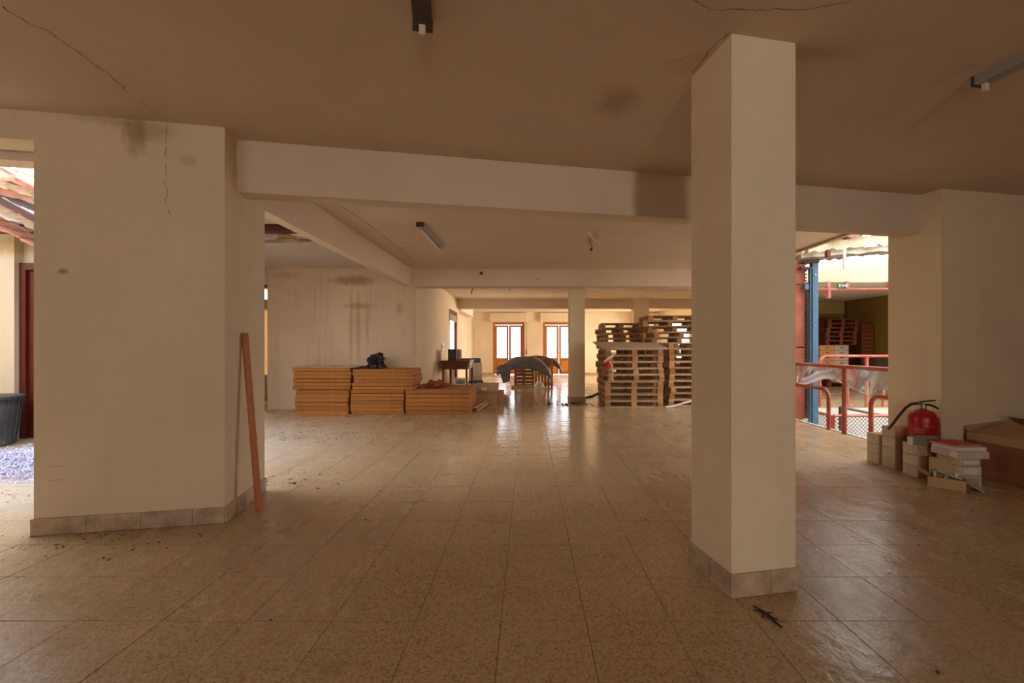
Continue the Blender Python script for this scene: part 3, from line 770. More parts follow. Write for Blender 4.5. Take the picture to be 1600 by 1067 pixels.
for z in (3.22, 2.3, 1.5):
    q = MB(); q.tube([(.0, -.052, z), (.0, -.064, z)], .016, 6); q.build('bolt', M_metal, bmst)
# guard rails: arcs
def arc(c, r, a0, a1, axis, n=7):
    pts = []
    for k in range(n+1):
        a = math.radians(a0+(a1-a0)*k/n); h, z = r*math.cos(a), r*math.sin(a)
        pts.append((c[0]+(h if axis == 'x' else 0), c[1]+(h if axis == 'y' else 0), c[2]+z))
    return pts
R_ = .030
gx = 4.80
gr = thing('guard_railing', 'near red tubular guard railing along the edge of the lift well', 'railing', (0, 0, 0))
q = MB(); q.tube([(gx, 8.0, 0)]+arc((gx, 7.85, .87), .15, 0, 90, 'y')+[(gx, 5.45, 1.02)], R_, 8); q.build('top_rail', M_rail, gr)
q = MB(); q.tube([(gx, 6.70, 0), (gx, 6.70, .99)], R_*1.15, 8); q.build('post', M_rail, gr)
q = MB(); q.tube([(gx, 7.98, .64), (gx, 7.2, .64)]+arc((gx, 7.2, .49), .15, 90, 180, 'y')+[(gx, 7.05, 0)], R_, 8); q.build('lower_loop', M_rail, gr)
q = MB(); q.tube([(gx, 6.18, 0)]+arc((gx, 6.03, .49), .15, 0, 90, 'y')+[(gx, 5.45, .64)], R_, 8); q.build('lower_loop', M_rail, gr)
gr3 = thing('guard_railing', 'end of a red tubular railing just right of the near column', 'railing', (0, 0, 0))
q = MB(); q.tube([(4.3, 8.02, 1.02)]+arc((4.6, 8.02, .87), .15, 90, 0, 'x')+[(4.75, 8.02, 0)], R_, 8); q.build('top_rail', M_rail, gr3)
q = MB(); q.tube([(4.3, 8.02, .6), (4.74, 8.02, .6)], R_*.8, 8); q.build('lower_rail', M_rail, gr3)
gy = 9.72
gr2 = thing('guard_railing', 'far red tubular guard railing across the lift well', 'railing', (0, 0, 0))
xa, xb, xc, xd = xat(1281, gy), xat(1354, gy), xat(1324, gy), xat(1380, gy)
q = MB(); q.tube([(xa, gy, 0)]+arc((xa+.15, gy, .97), .15, 180, 90, 'x')+[(9.6, gy, 1.12)], R_, 8); q.build('top_rail', M_rail, gr2)
q = MB(); q.tube([(xb, gy, 0), (xb, gy, 1.10)], R_*1.15, 8); q.build('post', M_rail, gr2)
q = MB(); q.tube([(xa+.01, gy, .68), (xc-.15, gy, .68)]+arc((xc-.15, gy, .53), .15, 90, 0, 'x')+[(xc, gy, 0)], R_, 8); q.build('lower_loop', M_rail, gr2)
q = MB(); q.tube([(xd, gy, 0)]+arc((xd+.15, gy, .53), .15, 180, 90, 'x')+[(9.6, gy, .68)], R_, 8); q.build('lower_loop', M_rail, gr2)
# plastic film over the near rail
pf = MB()
def film(u_, v_):
    y = 8.02-u_*2.4; arch = math.sin(math.pi*min(1, u_*1.9)) if u_ < .53 else 0
    z = 1.01-v_*(.34-.22*arch+.05*math.sin(u_*21))
    return Vector((gx+.045+.03*math.sin(u_*33+v_*3)*v_+.02*v_, y, z+.004*math.sin(u_*40)))
pf.grid(film, 60, 8)
tag(pf.build('plastic_film', M_film, smooth=True), 'clear plastic film hanging from the near guard railing', 'plastic sheet')
pf = MB(); pf.grid(lambda u_, v_: Vector((gx+.06+.03*math.sin(v_*7), 7.9-u_*1.5, .98-.18*v_-.22*math.cos(u_*math.pi)**2*(1-.3*v_)-.0)), 40, 5)
tag(pf.build('plastic_band', mat_glass('plastic_band_film', (.8, .86, .95), .28), smooth=True), 'cloudy rolled plastic band sagging under the near railing', 'plastic sheet')
kn = MB(); bmesh.ops.create_icosphere(kn.bm, subdivisions=3, radius=.05)
for v in kn.bm.verts: v.co *= 1+.5*noise.noise(v.co*40)
tag(kn.build('plastic_knot', mat_glass('plastic_knot_film', (.9, .93, .96), .6), None, (gx+.045, 6.35, .94)), 'crumpled plastic knot tied under the near railing', 'plastic sheet')
# chain link pit fences
def fence(name, P0, P1, z0, z1, label, pitch=.075):
    P0 = Vector(P0); P1 = Vector(P1); t_ = thing(name, label, 'fence', (0, 0, 0))
    d = (P1-P0); L_ = d.length; d.normalize()
    q = MB(); n_ = Vector((-d.y, d.x, 0))
    def bar(a, c_, w1, w2, m_):
        m_.tube([a, c_], w1, 4)
    q.tube([P0+Vector((0, 0, z1)), P1+Vector((0, 0, z1))], .028, 4); q.build('top_bar', M_rail, t_)
    for e_ in (P0, P1):
        q = MB(); q.tube([e_+Vector((0, 0, z0)), e_+Vector((0, 0, z1))], .03, 4); q.build('fence_post', M_rail, t_)
    m = MB(); H = z1-z0; k = -H
    while k < L_:
        for sgn in (1, -1):
            s0, s1 = max(0, k), min(L_, k+H)
            if s1 <= s0: continue
            za, zb_ = (s0-k), (s1-k)
            if sgn < 0: za, zb_ = H-za, H-zb_
            m.tube([P0+d*s0+Vector((0, 0, z0+za))+n_*.004*sgn, P0+d*s1+Vector((0, 0, z0+zb_))+n_*.004*sgn], .0055, 3, False)
        k += pitch
    o = m.build('wire_mesh', M_wire, t_); o['kind'] = 'stuff'
fence('pit_fence', (5.78, 8.35, 0), (8.1, 8.35, 0), -1.1, .02, 'chain link fence of the pit facing the camera, red top bar')
fence('pit_fence', (5.74, 9.3, 0), (5.74, 8.38, 0), -1.1, .02, 'chain link fence of the pit running away, left of the other')
fence('pit_fence', (5.05, 9.3, 0), (5.70, 9.32, 0), -1.1, .06, 'short chain link fence beside the blue lift mast', .06)
an = thing('steel_angle', 'dark steel angle lying across the pit behind the fence', 'steel angle', (0, 0, 0))
q = MB(); q.tube([(xat(1313, 8.6), 8.6, zat(636, 8.6)), (xat(1385, 8.6), 8.6, zat(652, 8.6)+.02)], .025, 4); q.build('angle_bar', M_dark, an)
q = MB(); q.box(xat(1312, 8.6), xat(1317.5, 8.6), 8.57, 8.63, -1.2, zat(636, 8.6)); q.build('angle_post', M_dark, an)

# ------------------------------------------------------------------ pallets
def make_pallet(L_=1.2, D=.9, dark=False):
    M_pallet, M_block_w = (M_mahog, M_mahog) if dark else (globals()['M_pallet'], globals()['M_block_w'])
    meshes = {}
    q = MB(); q.box(-L_/2, L_/2, -.05, .05, 0, .022, bev=.002); meshes['long'] = q.mesh('bottom_board', M_pallet)
    q = MB(); q.box(-.06, .06, -.05, .05, 0, .078, bev=.003); meshes['block'] = q.mesh('wood_block', M_block_w)
    q = MB(); q.box(-.05, .05, -D/2, D/2, 0, .018, bev=.002); meshes['cross'] = q.mesh('cross_board', M_pallet)
    q = MB(); q.box(-L_/2, L_/2, -.055, .055, 0, .022, bev=.002); meshes['deck'] = q.mesh('deck_board', M_pallet)
    parts = []
    ys = (-D/2+.05, 0, D/2-.05)
    for y in ys: parts.append(('bottom_board', 'long', (0, y, 0)))
    for x in (-L_/2+.06, 0, L_/2-.06):
        for y in ys: parts.append(('wood_block', 'block', (x, y, .0222)))
        parts.append(('cross_board', 'cross', (x, 0, .1004)))
    for k in range(5): parts.append(('deck_board', 'deck', (0, -D/2+.055+k*(D-.11)/4, .1186)))
    return meshes, parts
PAL = {}
def pallet(loc, rz, label, group, L_=1.2, D=.9, tilt=0, dark=False):
    key = (L_, D, dark)
    if key not in PAL: PAL[key] = make_pallet(L_, D, dark)
    me, parts = PAL[key]
    t_ = thing('wooden_pallet', label, 'pallet', loc, rz, group); t_.rotation_euler = (0, tilt, rz)
    for n_, k_, p_ in parts:
        link(n_, me[k_], t_, p_)
    return t_
PH = .1412
def stack(cx, cy, n, where, group, L_=1.2, D=.9, jit=.03, jr=.03, seed=0, offs=None, z0=0.0, dark=False):
    r_ = random.Random(seed)
    for k in range(n):
        dx, dy, dr_ = r_.gauss(0, jit), r_.gauss(0, jit), r_.gauss(0, jr)
        if offs and k in offs: dx, dy, dr_ = offs[k]
        pallet((cx+dx, cy+dy, z0+k*PH), dr_, f"{'dark' if dark else 'weathered'} wooden pallet, {nth(k, n)} in the {where}", group, L_, D, dark=dark)
# front stack A, nine pallets
xA0, xA1 = xat(945, 9.6), xat(1037, 9.6)
stack((xA0+xA1)/2, 9.6+.45, 9, 'stack under the tilted sheet', 'pallets in the front stack', 1.26, .9, seed=3,
      offs={0: (0, 0, 0), 1: (0, .02, .0), 2: (-.01, .0, .02), 3: (0.0, -.03, -.02), 4: (.02, .05, .10), 5: (.0, .05, .13), 6: (-.03, .04, .12), 7: (0, .02, .06), 8: (.0, .02, .03)})
stack(xat(1043, 9.9)+.62, 10.3, 10, 'right stack beside the front stack', 'pallets in the right stack', 1.2, .9, seed=4, jit=.02, jr=.02)
stack(3.72, 11.55, 15, 'tall stack behind the right stack', 'pallets in the tall stack', 1.35, .9, seed=5, jit=.05, jr=.06)
stack(2.62, 12.6, 14, 'stack behind the tilted sheet', 'pallets in the back stack', 1.1, .9, seed=6, jit=.04, jr=.06)
# tilted sheet on stack A
zt = 9*PH
sh = MB()
pts = [fp(926, 535), ]
A = Vector((xat(940, 9.62), 9.62, zt+.005)); B = Vector((xat(1044, 9.62), 9.62, zt+.0))
Cc = Vector((xat(1026, 10.55), 10.55, zat(536.5, 10.55))); Dd = Vector((xat(926, 10.55), 10.55, zat(535, 10.55)))
for (a_, z_) in ((0, 0),):
    vs = [sh.bm.verts.new(v) for v in (A, B, Cc, Dd)]; vt = [sh.bm.verts.new(v+Vector((0, 0, .022))) for v in (A, B, Cc, Dd)]
    sh.bm.faces.new(vs[::-1]); sh.bm.faces.new(vt)
    for k in range(4): sh.bm.faces.new((vs[k], vs[(k+1) % 4], vt[(k+1) % 4], vt[k]))
tag(sh.build('plywood_sheet', M_card_pale), 'pale sheet lying tilted on top of the front pallet stack', 'board')
# red container with white ribbon hanging on stack A
rc = thing('red_container', 'small red container with white ribbons hanging on the front pallet stack', 'container', (xat(950, 9.53), 9.53, zat(576, 9.53)))
q = MB(); q.lathe([(.05, 0), (.06, .01), (.06, .12), (.04, .15), (.02, .16), (.02, .18)], 14); q.build('container_body', M_redfold, rc)
q = MB(); q.tube([(.03, -.03, .15), (.07, -.05, .08), (.09, -.06, -.05), (.07, -.06, -.18), (.10, -.06, -.26)], [.012]*5, 6); q.build('ribbon', M_white, rc)
q = MB(); q.box(-.02, .02, -.01, .01, -.16, .16, Matrix.Translation((.04, -.04, .25)) @ Matrix.Rotation(math.radians(52), 4, 'Y')); q.build('strap', M_white, rc)
# white strip and hose on the floor
q = MB(); P_ = fp(1050, 637); q.tube([(P_.x-.15, P_.y-.05, .02), (P_.x+.05, P_.y, .04), (P_.x+.25, P_.y+.02, .10), (P_.x+.45, P_.y+.05, .14)], .022, 6)
tag(q.build('plastic_strip', M_white), 'white plastic strip trailing on the floor before the right pallet stack', 'strip')
q = MB(); a_ = fp(868, 622); q.tube([fp(916, 622)+Vector((0, 0, .02)), fp(925, 620)+Vector((0, 0, .02)), fp(935, 617)+Vector((0, .2, .02)), fp(942, 615.5)+Vector((0, .3, .02))], .025, 6)
tag(q.build('rubber_hose', M_black), 'short black hose on the floor left of the front pallet stack', 'hose')
scatter('column_litter', 'dark litter around the foot of the slender column', 1.0, 10.2, .35, .25, 70, M_twig, .02, .09, 9, .2)

# crates and lit boxes beyond the lift well
stack(10.4, 14.9, 5, 'base under the lit fruit boxes', 'dark pallets under the lit boxes', 1.1, .8, seed=11, jit=.02, dark=True)
cx0, cx1 = xat(1281, 14.45), xat(1326, 14.45); zb0 = .71
for k in range(4):
    for s in (0, 1):
        xa_, xb_ = (cx0, (cx0+cx1)/2-.004) if s == 0 else ((cx0+cx1)/2+.004, cx1)
        bx = thing('fruit_box', f"{['orange-brown', 'pale'][s]} cardboard fruit box, {nth(k, 4)} in its column beyond the well", 'box', ((xa_+xb_)/2, 14.45, zb0+k*.168), 0, 'fruit boxes beyond the lift well')
        W = (xb_-xa_)/2
        q = MB(); q.box(-W, W, 0, .40, 0, .155, bev=.004); q.build('box_body', M_card_gold if s == 0 else M_card_pale, bx)
        q = MB(); q.box(-W-.003, W+.003, -.006, .40, .156, .166); q.build('box_rim', M_card_dark, bx)
        q = MB(); q.box(-.06, .06, -.006, -.001, .07, .10, bev=.002); q.build('hand_hole', M_dark, bx)
stack(10.3, 14.85, 6, 'pile resting on the lit fruit boxes', 'dark pallets on the lit boxes', 1.0, .8, seed=12, jit=.03, z0=zb0+4*.168+.002, dark=True)
for k in range(4):
    cz = 1.10+k*.28
    cr = thing('dark_crate', f'dark crate beside the fruit boxes, {nth(k, 4)} of its pile', 'crate', (11.15, 14.9, .0+k*.52), 0, 'dark crates beyond the lift well')
    for z in (0.0, .13, .26, .39):
        for yy in (-.40, .38):
            q = MB(); q.box(-.18, .18, yy, yy+.02, z, z+.10); q.build('slat', M_mahog, cr)
    q = MB()
    for sx in (-1, 1):
        for sy in (-1, 1): q.box(sx*.165-.02, sx*.165+.02, sy*.36-.02, sy*.36+.02, 0, .5)
    q.box(-.18, .18, -.36, .36, .0, .02); q.build('crate_frame', M_mahog, cr)
# shutter box on the wing's back wall
sb = thing('roller_shutter', 'olive roller shutter box above the dark crates', 'shutter', (10.6, 15.98, 0))
q = MB(); q.box(-.75, .75, -.16, 0, zat(491, 15.9), zat(471, 15.9), bev=.01); q.build('shutter_box', mat_plaster('shutter_paint', (.36, .26, .09)), sb)
for k in range(10):
    q = MB(); q.box(-.66, .66, -.05, -.02, 1.2+k*.12, 1.2+k*.12+.105, bev=.005); q.build('slat', M_mahog, sb)

# ------------------------------------------------------------------ stacked boards
def board_stack(x0, x1, y0, y1, z0, n, th, where, group, seed, jit=.012):
    r_ = random.Random(seed)
    for k in range(n):
        j = r_.uniform(-jit, jit); jy = r_.uniform(-.008, .012); L_ = x1-x0
        q = MB(); t2 = th-.003-r_.choice((0, 0, .0, .006))
        # chipboard: slightly chewed corners
        q.box(-L_/2, L_/2, 0, y1-y0, 0, t2, bev=.004)
        o = q.build('chipboard_panel', M_board, None, ((x0+x1)/2+j, y0+jy, z0+k*th), (0, 0, r_.gauss(0, .003)))
        tag(o, f'thick orange-brown chipboard panel, {nth(k, n)} in the {where}', 'board', group)
YB = 8.60
HB = .49
g_ = 'stacked chipboard panels'
board_stack(xat(461.5, YB), xat(545, YB), YB, 9.24, 0, 6, HB/6, 'lower left pile', g_, 1, .018)
board_stack(xat(548, YB), xat(631, YB), YB, 9.24, 0, 7, HB/7, 'lower middle pile', g_, 2)
board_stack(xat(458, YB), xat(548, YB), YB, 9.24, HB, 6, .43/6, 'upper left pile', g_, 3, .02)
board_stack(xat(551.5, YB), xat(646, YB), YB, 9.26, HB, 6, .40/6, 'upper middle pile', g_, 4, .02)
board_stack(xat(634, YB), xat(734, YB), YB, 9.75, 0, 6, HB/6, 'low pile at the right end', g_, 5)
# thin sheet across the top of the left pile
q = MB(); q.box(xat(456, YB), xat(556, YB), YB-.02, 9.26, .922, .934); tag(q.build('thin_sheet', M_card_pale), 'thin sheet lying across the top of the left board piles', 'board')
# slats leaning on the right end of the low pile
for k, (dx, dz, ry) in enumerate(((.10, .10, .15), (.15, .22, .3), (.08, .36, .1))):
    q = MB(); q.box(-.03, .03, -.5, .5, 0, .03, bev=.003)
    o = q.build('wood_offcut', M_pallet, None, (-1.11+dx, 9.5, .015+dz*.0), (0, 0, -.06*k-.03))
    o.location.z = .002+.032*k
    tag(o, ['lowest', 'middle', 'upper'][k]+' loose batten of three lying beside the low board pile', 'batten', 'battens beside the low board pile')
# black bag
def blob(name, mat, loc, size, seed, amp=.35, freq=2.5, sub=4, label=None, cat=None, parent=None, flatbot=True, spiky=0):
    m = MB(); bmesh.ops.create_icosphere(m.bm, subdivisions=sub, radius=1)
    for v in m.bm.verts:
        n_ = noise.noise(v.co*freq+Vector((seed, 0, 0)))*amp + noise.noise(v.co*freq*3+Vector((0, seed, 0)))*amp*.4
        cr_ = abs(noise.noise(v.co*freq*1.7+Vector((seed, seed, 0))))*amp*.8
        v.co *= 1+n_-cr_
        v.co = Vector((v.co.x*size[0], v.co.y*size[1], v.co.z*size[2]))
        if flatbot and v.co.z < -size[2]*.45: v.co.z = -size[2]*.45
    for v in m.bm.verts: v.co.z += size[2]*.45
    o = m.build(name, mat, parent, loc, smooth=False)
    if label: tag(o, label, cat)
    return o
bagx = xat(586, 8.95)
bg_ = thing('black_bag', 'crumpled black plastic bag on top of the middle board pile', 'bag', (bagx, 8.95, .895))
blob('bag_body', M_blackbag, (0.02, 0, 0), (.22, .16, .19), 3, .75, 1.5, 4, parent=bg_)
blob('bag_tail', M_blackbag, (-.22, -.05, 0.0), (.13, .07, .03), 5, .4, 2, 3, parent=bg_)
cl = blob('crumpled_cloth', M_leafbrown, (xat(683, 9.1), 9.1, HB+.003), (.24, .16, .10), 8, .7, 1.8, 4, 'crumpled rust red cloth on the low board pile', 'cloth')

# ------------------------------------------------------------------ table and things around it
TH = .947
tx0, tx1, ty0, ty1 = -2.31, -1.63, 11.87, 13.1
tb_ = thing('side_table', 'dark mahogany table against the warm side wall', 'table', (0, 0, 0))
q = MB(); q.box(tx0-.05, tx1+.05, ty0-.04, ty1+.04, TH-.03, TH, bev=.004); q.build('tabletop', M_mahog, tb_)
q = MB(); q.box(tx0+.02, tx1-.02, ty0+.005, ty0+.03, TH-.23, TH-.031); q.box(tx0+.02, tx1-.02, ty1-.03, ty1-.005, TH-.23, TH-.031)
q.box(tx0+.005, tx0+.03, ty0+.03, ty1-.03, TH-.23, TH-.031); q.box(tx1-.03, tx1-.005, ty0+.03, ty1-.03, TH-.23, TH-.031); q.build('apron', M_mahog, tb_)
for x in (tx0+.025, tx1-.025):
    for y in (ty0+.03, ty1-.03):
        q = MB(); q.box(-.026, .026, -.026, .026, 0, TH-.031, bev=.003); q.build('leg', M_mahog, tb_, (x, y, 0))
q = MB(); q.box(-.11, .11, -.12, .12, 0, .31, bev=.006)
sk = thing('radio_case', 'dark upright case on the mahogany table', 'case', (xat(707.5, 12.1)+.0, 12.1, TH))
q.build('case_body', M_black, sk); q = MB(); q.box(-.08, .08, -.126, -.121, .04, .27); q.build('case_front', M_dark, sk)
q = MB(); q.box(-.09, .09, -.1, .1, 0, .30, bev=.004)
tag(q.build('cardboard_carton', M_card_pale, None, (xat(716, 12.45), 12.45, TH)), 'small grey-beige carton right of the dark case on the table', 'box')
pp_ = thing('paper_stack', 'flat pile of papers on the right of the mahogany table', 'papers', (-1.78, 12.5, TH))
for k in range(5):
    q = MB(); q.box(-.14, .14, -.2, .2, 0, .010); q.build('paper_sheet', M_card_pale if k % 2 else M_dark, pp_, (.01*k, 0, .0105*k+.001), (0, 0, .1*k))
q = MB()
def drape(u_, v_):
    x = tx1+.055+.015*math.sin(v_*9+u_*12); y = 11.95+u_*.65
    return Vector((x, y, TH+.004-v_*(.17+.05*math.sin(u_*7))))
q.grid(drape, 14, 8); o = q.build('white_cloth', M_white, smooth=True); tag(o, 'white cloth hanging over the right edge of the mahogany table', 'cloth')
# white framed tray leaning on the low pile
fr_ = thing('framed_picture', 'small white framed picture standing on the back of the low board pile', 'picture frame', (xat(719, 9.6), 9.62, HB+.002))
q = MB(); W, H_ = .125, .155
q.box(-W, W, -.01, .01, 0, .018); q.box(-W, W, -.01, .01, H_-.018, H_); q.box(-W, -W+.016, -.01, .01, .018, H_-.018); q.box(W-.016, W, -.01, .01, .018, H_-.018); q.build('picture_border', M_white, fr_)
q = MB(); q.box(-W+.016, W-.016, -.003, .006, .018, H_-.018); q.build('backing', M_beige, fr_)
q = MB(); bmesh.ops.create_uvsphere(q.bm, u_segments=14, v_segments=8, radius=1)
for v in q.bm.verts: v.co = Vector((v.co.x*.085, v.co.y*.005-.004, v.co.z*.045+.06))
q.build('dark_motif', M_grey, fr_)
# blue and beige bundle
bb = thing('upholstered_bundle', 'tall beige upholstered bundle with blue ends behind the mahogany table', 'bundle', (xat(743, 15.0), 15.0, 0))
q = MB(); q.prism([(-.22, .0), (.22, 0), (.17, .35), (-.17, .35)], .18, .78); q.build('bundle_body', M_beige, bb)
q = MB(); q.prism([(-.24, -.02), (.26, -.02), (.19, .37), (-.19, .37)], 0, .178); q.build('blue_base', M_blueband, bb)
q = MB(); q.prism([(-.16, -.01), (.17, -.01), (.15, .3), (-.15, .3)], .782, .94); q.build('blue_top', M_blueband, bb)
for k in range(2):
    q = MB(); q.box(-.5, .5, -.25, .25, 0, .05, bev=.004)
    tag(q.build('flat_board', M_card, None, (xat(757, 15.5)+.04*k, 14.4, .003+.055*k), (0, 0, .05*k)), ['lower', 'upper'][k]+' of two flat boards lying on the floor behind the cardboard box', 'board', 'flat boards behind the box')
# cardboard boxes
bx0, bx1, by = xat(741.5, 10.06), xat(777, 10.06), 10.06
cb = thing('cardboard_box', 'brown cardboard box with a white label right of the low board pile', 'box', ((bx0+bx1)/2, by, 0))
W = (bx1-bx0)/2
q = MB()
q.box(-W, W, 0, .008, 0, .40); q.box(-W, W, .442, .45, 0, .40); q.box(-W, -W+.008, .008, .442, 0, .40); q.box(W-.008, W, .008, .442, 0, .40); q.box(-W, W, .008, .442, 0, .008)
q.build('box_body', M_card, cb)
for (a_, M_) in (((-W, W, -.12, 0, 0, .006), Matrix.Translation((0, 0.002, .405)) @ Matrix.Rotation(-math.radians(150), 4, 'X')),):
    pass
q = MB(); q.box(-W, W, 0, .008, 0, .09, Matrix.Translation((0, 0, .40)) @ Matrix.Rotation(math.radians(8), 4, 'X')); q.build('box_flap', M_card, cb)
q = MB(); q.box(-W, W, .442, .45, .40, .47); q.build('box_flap', M_card, cb)
q = MB(); q.box(0, .008, .01, .44, 0, .06, Matrix.Translation((W-.008, 0, .40)) @ Matrix.Rotation(math.radians(12), 4, 'Y')); q.build('box_flap', M_card, cb)
q = MB(); q.box(-W-.001, W+.001, -.002, -.0003, .24, .33); q.build('tape', M_tape, cb)
q = MB(); q.box(-.10, .02, -.004, -.0022, .335, .395); q.build('address_label', M_white, cb)
q = MB(); a0, a1 = xat(778.5, 10.3), xat(787, 10.3)
q.box(-.065, .065, 0, .3, 0, .30, bev=.004); tag(q.build('cardboard_carton', M_card, None, ((a0+a1)/2, 10.25, 0)), 'narrow brown carton against the right side of the labelled box', 'box')

# ------------------------------------------------------------------ crate with grey moulded shells
CY = 14.2
x0c, x1c = xat(804, CY), xat(834, CY)
wc_ = thing('slatted_crate', 'brown slatted wooden crate under the grey moulded shells', 'crate', ((x0c+x1c)/2, CY, 0))
W = (x1c-x0c)/2; HC = .70
for k in range(6):
    for yy in (0, .5):
        q = MB(); q.box(-W, W, yy, yy+.02, 0, .062, bev=.003); q.build('slat', M_mahog if yy else M_card_dark, wc_, (0, 0, .02+k*.118))
for xx in (-W, 0, W):
    for yy in (.02, .45):
        q = MB(); q.box(-.035, .035, 0, .05, 0, HC, bev=.003); q.build('crate_post', M_card_dark, wc_, (xx*.93, yy+.001, 0))
for sx in (-1, 1):
    for k in range(6):
        q = MB(); q.box(-.01, .01, .07, .45, 0, .07); q.build('slat', M_card_dark, wc_, (sx*(W-.01), 0, .02+k*.118))
q = MB(); q.box(xat(799, CY), xat(832, CY), CY-.10, CY-.02, 0, .09, bev=.004); tag(q.build('timber_block', M_rafter), 'short dark timber lying at the foot of the slatted crate', 'timber')
dp = thing('upright_pallet', 'orange-brown board panel standing upright right of the slatted crate', 'pallet', (xat(850, 14.6), 14.6, 0), 0)
for k in range(6):
    q = MB(); q.box(-.04, .04, 0, .02, 0, .95, bev=.003); q.build('upright_board', M_block_w, dp, (-.27+k*.105, .0, 0))
for z in (.05, .38, .68):
    q = MB(); q.box(-.31, .31, .021, .06, 0, .09); q.build('cross_rail', M_block_w, dp, (0, 0, z))
def shell(name, ctrl, width, mat, label, parent=None, thick=.012, droop=.12):
    """curved moulded sheet: a ridge curve (list of points) with a rounded skirt on the camera side"""
    n = 36; pts = []
    C_ = [Vector(p) for p in ctrl]
    def cr(t):
        t = t*(len(C_)-1); i = min(int(t), len(C_)-2); f = t-i
        p0 = C_[max(i-1, 0)]; p1 = C_[i]; p2 = C_[i+1]; p3 = C_[min(i+2, len(C_)-1)]
        return .5*((2*p1)+(p2-p0)*f+(2*p0-5*p1+4*p2-p3)*f*f+(3*p1-p0-3*p2+p3)*f*f*f)
    def fn(u_, v_):
        p = cr(u_); wd = width(u_) if callable(width) else width
        a = v_*math.pi*.62
        return p+Vector((0, -wd*math.sin(a)*.55+(.0), -wd*(1-math.cos(a))*.75))
    m = MB(); m.grid(fn, n, 8)
    o = m.build(name, mat, parent, smooth=True); solidify(o, thick)
    if label: tag(o, label, 'moulded panel')
    return o
def P3(px, py, Y): return (xat(px, Y), Y, zat(py, Y))
s1 = thing('moulded_shell', 'large torn grey moulded shell draped over the slatted crate, drooping left', 'moulded panel', (0, 0, 0))
shell('shell_skin', [P3(776, 577, 14.05), P3(786, 569, 14.1), P3(800, 559.5, 14.2), P3(815, 557, 14.2), P3(829, 557, 14.2)], lambda u_: .17+.22*math.sin(min(1, u_*1.3)*math.pi/2), M_grey, None, s1)
q = MB()
LP = [(775, 576), (781, 570), (793, 569), (803, 570), (798, 578), (796.5, 596), (786, 599), (783, 588), (780, 580)]
vs = [Vector(P3(a_, b_, 13.95)) for a_, b_ in LP]
f_ = [q.bm.verts.new(v) for v in vs]; g2 = [q.bm.verts.new(v+Vector((0, .02, 0))) for v in vs]
q.bm.faces.new(f_); q.bm.faces.new(g2[::-1])
for k in range(len(f_)): q.bm.faces.new((f_[k], g2[k], g2[(k+1) % len(f_)], f_[(k+1) % len(f_)]))
q.build('torn_flap', M_grey, s1)
s2 = thing('moulded_shell', 'grey moulded shell sloping down to the right in front of the crate', 'moulded panel', (0, 0, 0))
shell('shell_skin', [P3(829, 557, 13.95), P3(838, 559, 13.95), P3(848, 566, 13.95), P3(856, 574, 13.95), P3(861, 584, 13.95), P3(863, 604, 13.95)],
      lambda u_: (.42*(1-u_)**.6+.03) if u_ < .75 else .09, M_grey, None, s2)
s3 = thing('moulded_shell', 'grey arched moulded shell behind, its tip curving down at the right', 'moulded panel', (0, 0, 0))
shell('shell_skin', [P3(824, 557, 14.75), P3(838, 555.5, 14.75), P3(852, 557, 14.75), P3(866, 562, 14.75), P3(874, 569, 14.75), P3(878, 579, 14.75)], lambda u_: .26-.10*u_, M_grey, None, s3)
wbg = blob('plastic_bag', M_white, (xat(842.5, 13.9), 13.9, .0), (.16, .15, .17), 12, .3, 2, 4, 'crumpled white plastic bag on the floor right of the slatted crate', 'bag')

# ------------------------------------------------------------------ leaning batten
Bb = fp(405, 800); Tt = onplane(380, 521, BLK+U*.012, U); Tt = Tt+U*.012
d_ = (Tt-Bb); L_ = d_.length
q = MB(); q.box(-.024, .024, -.011, .011, 0, L_, bev=.002)
o = q.build('wooden_batten', M_batten, None, Bb+Vector((0, 0, .004))); o.rotation_mode = 'QUATERNION'
o.rotation_quaternion = d_.to_track_quat('Z', 'Y'); tag(o, 'reddish varnished batten leaning against the side of the big wall block', 'batten')

# ------------------------------------------------------------------ ceiling lamps
def lamp(loc, rz, L_, label, tube=True, hous=M_lamp):
    t_ = thing('fluorescent_lamp', label, 'ceiling lamp', loc, rz, None)
    q = MB(); q.box(-.045, .045, 0, L_, -.055, 0, bev=.004); q.build('housing', hous, t_)
    q = MB(); q.box(-.05, .05, -.012, .0, -.06, 0); q.build('end_cap', M_dark, t_)
    for y in (.03, L_-.03):
        q = MB(); q.box(-.016, .016, y-.012, y+.012, -.105, -.056, bev=.003); q.build('lamp_socket', M_socket, t_)
    if tube:
        q = MB(); q.tube([(0, .045, -.088), (0, L_-.045, -.088)], .013, 10); q.build('lamp_tube', M_tube, t_)
    return t_
lamp((-1.43, 5.85, ZC), 0.0, 1.35, 'fluorescent ceiling lamp with tube over the middle hall')
lamp((-.53, 2.22, ZC), math.pi+ANG, 1.3, 'fluorescent lamp housing at the top edge near the camera', False, M_dark)
lamp((2.76, 2.70, ZC), math.pi+ANG, 1.3, 'pale fluorescent lamp housing on the ceiling right of the near column', False)
